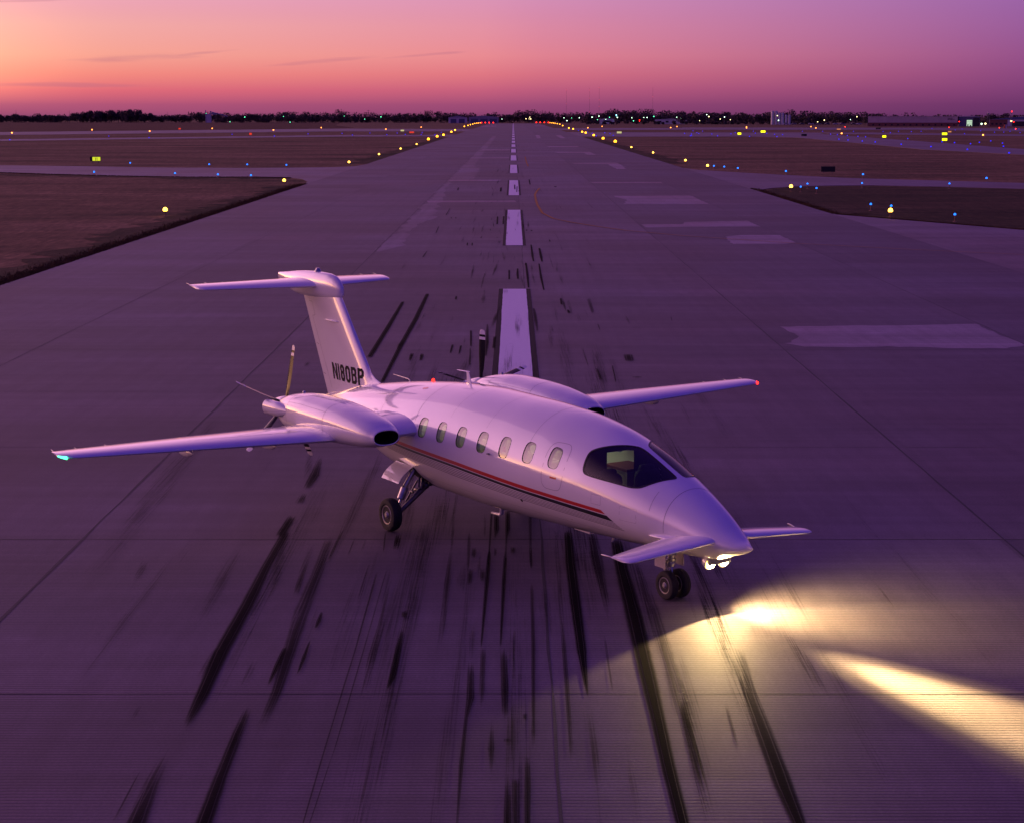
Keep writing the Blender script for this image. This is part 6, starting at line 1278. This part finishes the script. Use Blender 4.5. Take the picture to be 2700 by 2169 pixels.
for x, h, lb, L in ((77.7, 46, 'tall hair-thin radio mast rising right of the runway end', (24, 44)), (111.5, 47, 'tall hair-thin radio mast, second right of the runway end', (12, 32, 44)), (125.6, 49, 'tall hair-thin radio mast, third right of the runway end', (20, 30, 47)), (203.8, 48, 'tall hair-thin radio mast farthest right on the skyline', (12, 34))):
    mast(x, 2600, h, lb, [(z, MASTL, .22) for z in L], .14)
for i, (x, h) in enumerate(((-515, 12.6), (-459.8, 12.3), (-357.9, 10.9))):
    mast(x, 1842, h, ['thin pole above the conifers at the left edge', 'thin pole left of the tall tree clump', 'thin pole right of the tall tree clump'][i], [], .16)
t = empty('utility_pole', (-149.6, 1838, 0)); tag(t, 'utility pole with a crossarm standing above the trees left of the hangars', 'utility pole'); b = MB(); b.tube([(0, 0, 0), (0, 0, 12.9)], [.2, .14], 8); b.build('pole', POLE, t); b = MB(); b.box((-1.5, -.1, 12.0), (1.5, .1, 12.25)); b.build('crossarm', POLE, t)
t = empty('equipment_box', (277.2, 1000, 0)); tag(t, 'red and white equipment shelter in the far right field', 'equipment box'); b = MB(); b.box((-.75, 0, -.1), (-.1, .8, 2.0)); b.build('red_panel', mat('red_shelter_paint', (.45, .05, .03), .6), t); b = MB(); b.box((-.1, 0, -.1), (.7, .8, 2.0)); b.build('white_panel', PALE, t)
# street lamps of the town behind
LW = emis('cool_white_lamp', (.62, 1.0, .70), 5); LG = emis('green_white_lamp', (.10, .85, .40), 4); LY = emis('warm_white_lamp', (1.0, .84, .36), 5)
lp_ = {}
def street(x, y, z, m, r, label):
    t = empty('street_lamp', (x, y, 0)); tag(t, label, 'street lamp', 'lamps along the skyline')
    b = MB(); b.tube([(0, .3, -.1), (0, .3, z), (0, 0, z+.1)], [.11, .08, .06], 6); b.build('lamp_post', POLE, t, smooth=60)
    b = MB(); b.ball((0, 0, max(z, .3)), r, 6); b.build('lamp_head', m, t, smooth=60)
TW = sorted(TOWN, key=lambda p: p[0]/p[1]); nm = {id(LW): 'cool white', id(LG): 'green', id(LY): 'warm yellow'}; kk = {}
for i, (x, y, z) in enumerate(TW):
    m = LY if (y < 1400 and i % 3 != 1) or 1680 < y < 1700 and x > 8 else (LG if i % 3 == 0 or x < -60 else LW)
    k = kk.get(id(m), 0); kk[id(m)] = k+1
    street(x, y, max(.4, z), m, (.26+.2*((i*7)%5)/5) if y > 1300 else .5, '%s lamp before the skyline trees, %s of that colour counting rightwards' % (nm[id(m)], ordw(k)))
# parked cars in front of the silos
CARS = [mat('car_paint_white', (.6, .58, .58), .3, coat=.5), mat('car_paint_grey', (.25, .24, .26), .3, coat=.5), mat('car_paint_dark', (.06, .06, .08), .3, coat=.5)]
def car(m):
    t = empty('parked_car')
    b = MB(); b.loft([[(x, y, z) for y, z in ((-.85, .3), (.85, .3), (.88, .8), (.6, h), (-.6, h), (-.88, .8))] for x, h in ((-2.2, .82), (-1.7, .95), (-1.0, .98), (1.0, .98), (1.9, .92), (2.2, .78))]); b.build('body', m, t, smooth=40)
    b = MB(); b.loft([[(x, y, z) for y, z in ((-.8, .9), (.8, .9), (.62, h), (-.62, h))] for x, h in ((-1.5, .95), (-.9, 1.42), (.6, 1.45), (1.25, .95))]); b.build('windows', DARKW, t, smooth=30)
    for x in (-1.35, 1.35):
        for y in (-.8, .8): b = MB(); b.lathe((x, y-.1, .32), (0, 1, 0), [(0, .2), (.02, .32), (.18, .32), (.2, .2)], 14); b.build('wheel', TYRE, t, smooth=40)
    return t
cp = [car(m) for m in CARS]; seen = set()
for i in range(12):
    x = 213+i*6.4+rnd.uniform(-1, 1); k = i % 3; o = cp[k] if k not in seen else copy_tree(cp[k]); seen.add(k); o.location = (x, 1384+rnd.uniform(-5, 5), 0); o.rotation_euler = (0, 0, rnd.choice((0, math.pi))+rnd.uniform(-.1, .1))
    tag(o, '%s car parked in the row under the silos, %s counting rightwards' % (('white', 'grey', 'dark')[k], ordw(i)), 'car', 'cars parked under the silos')
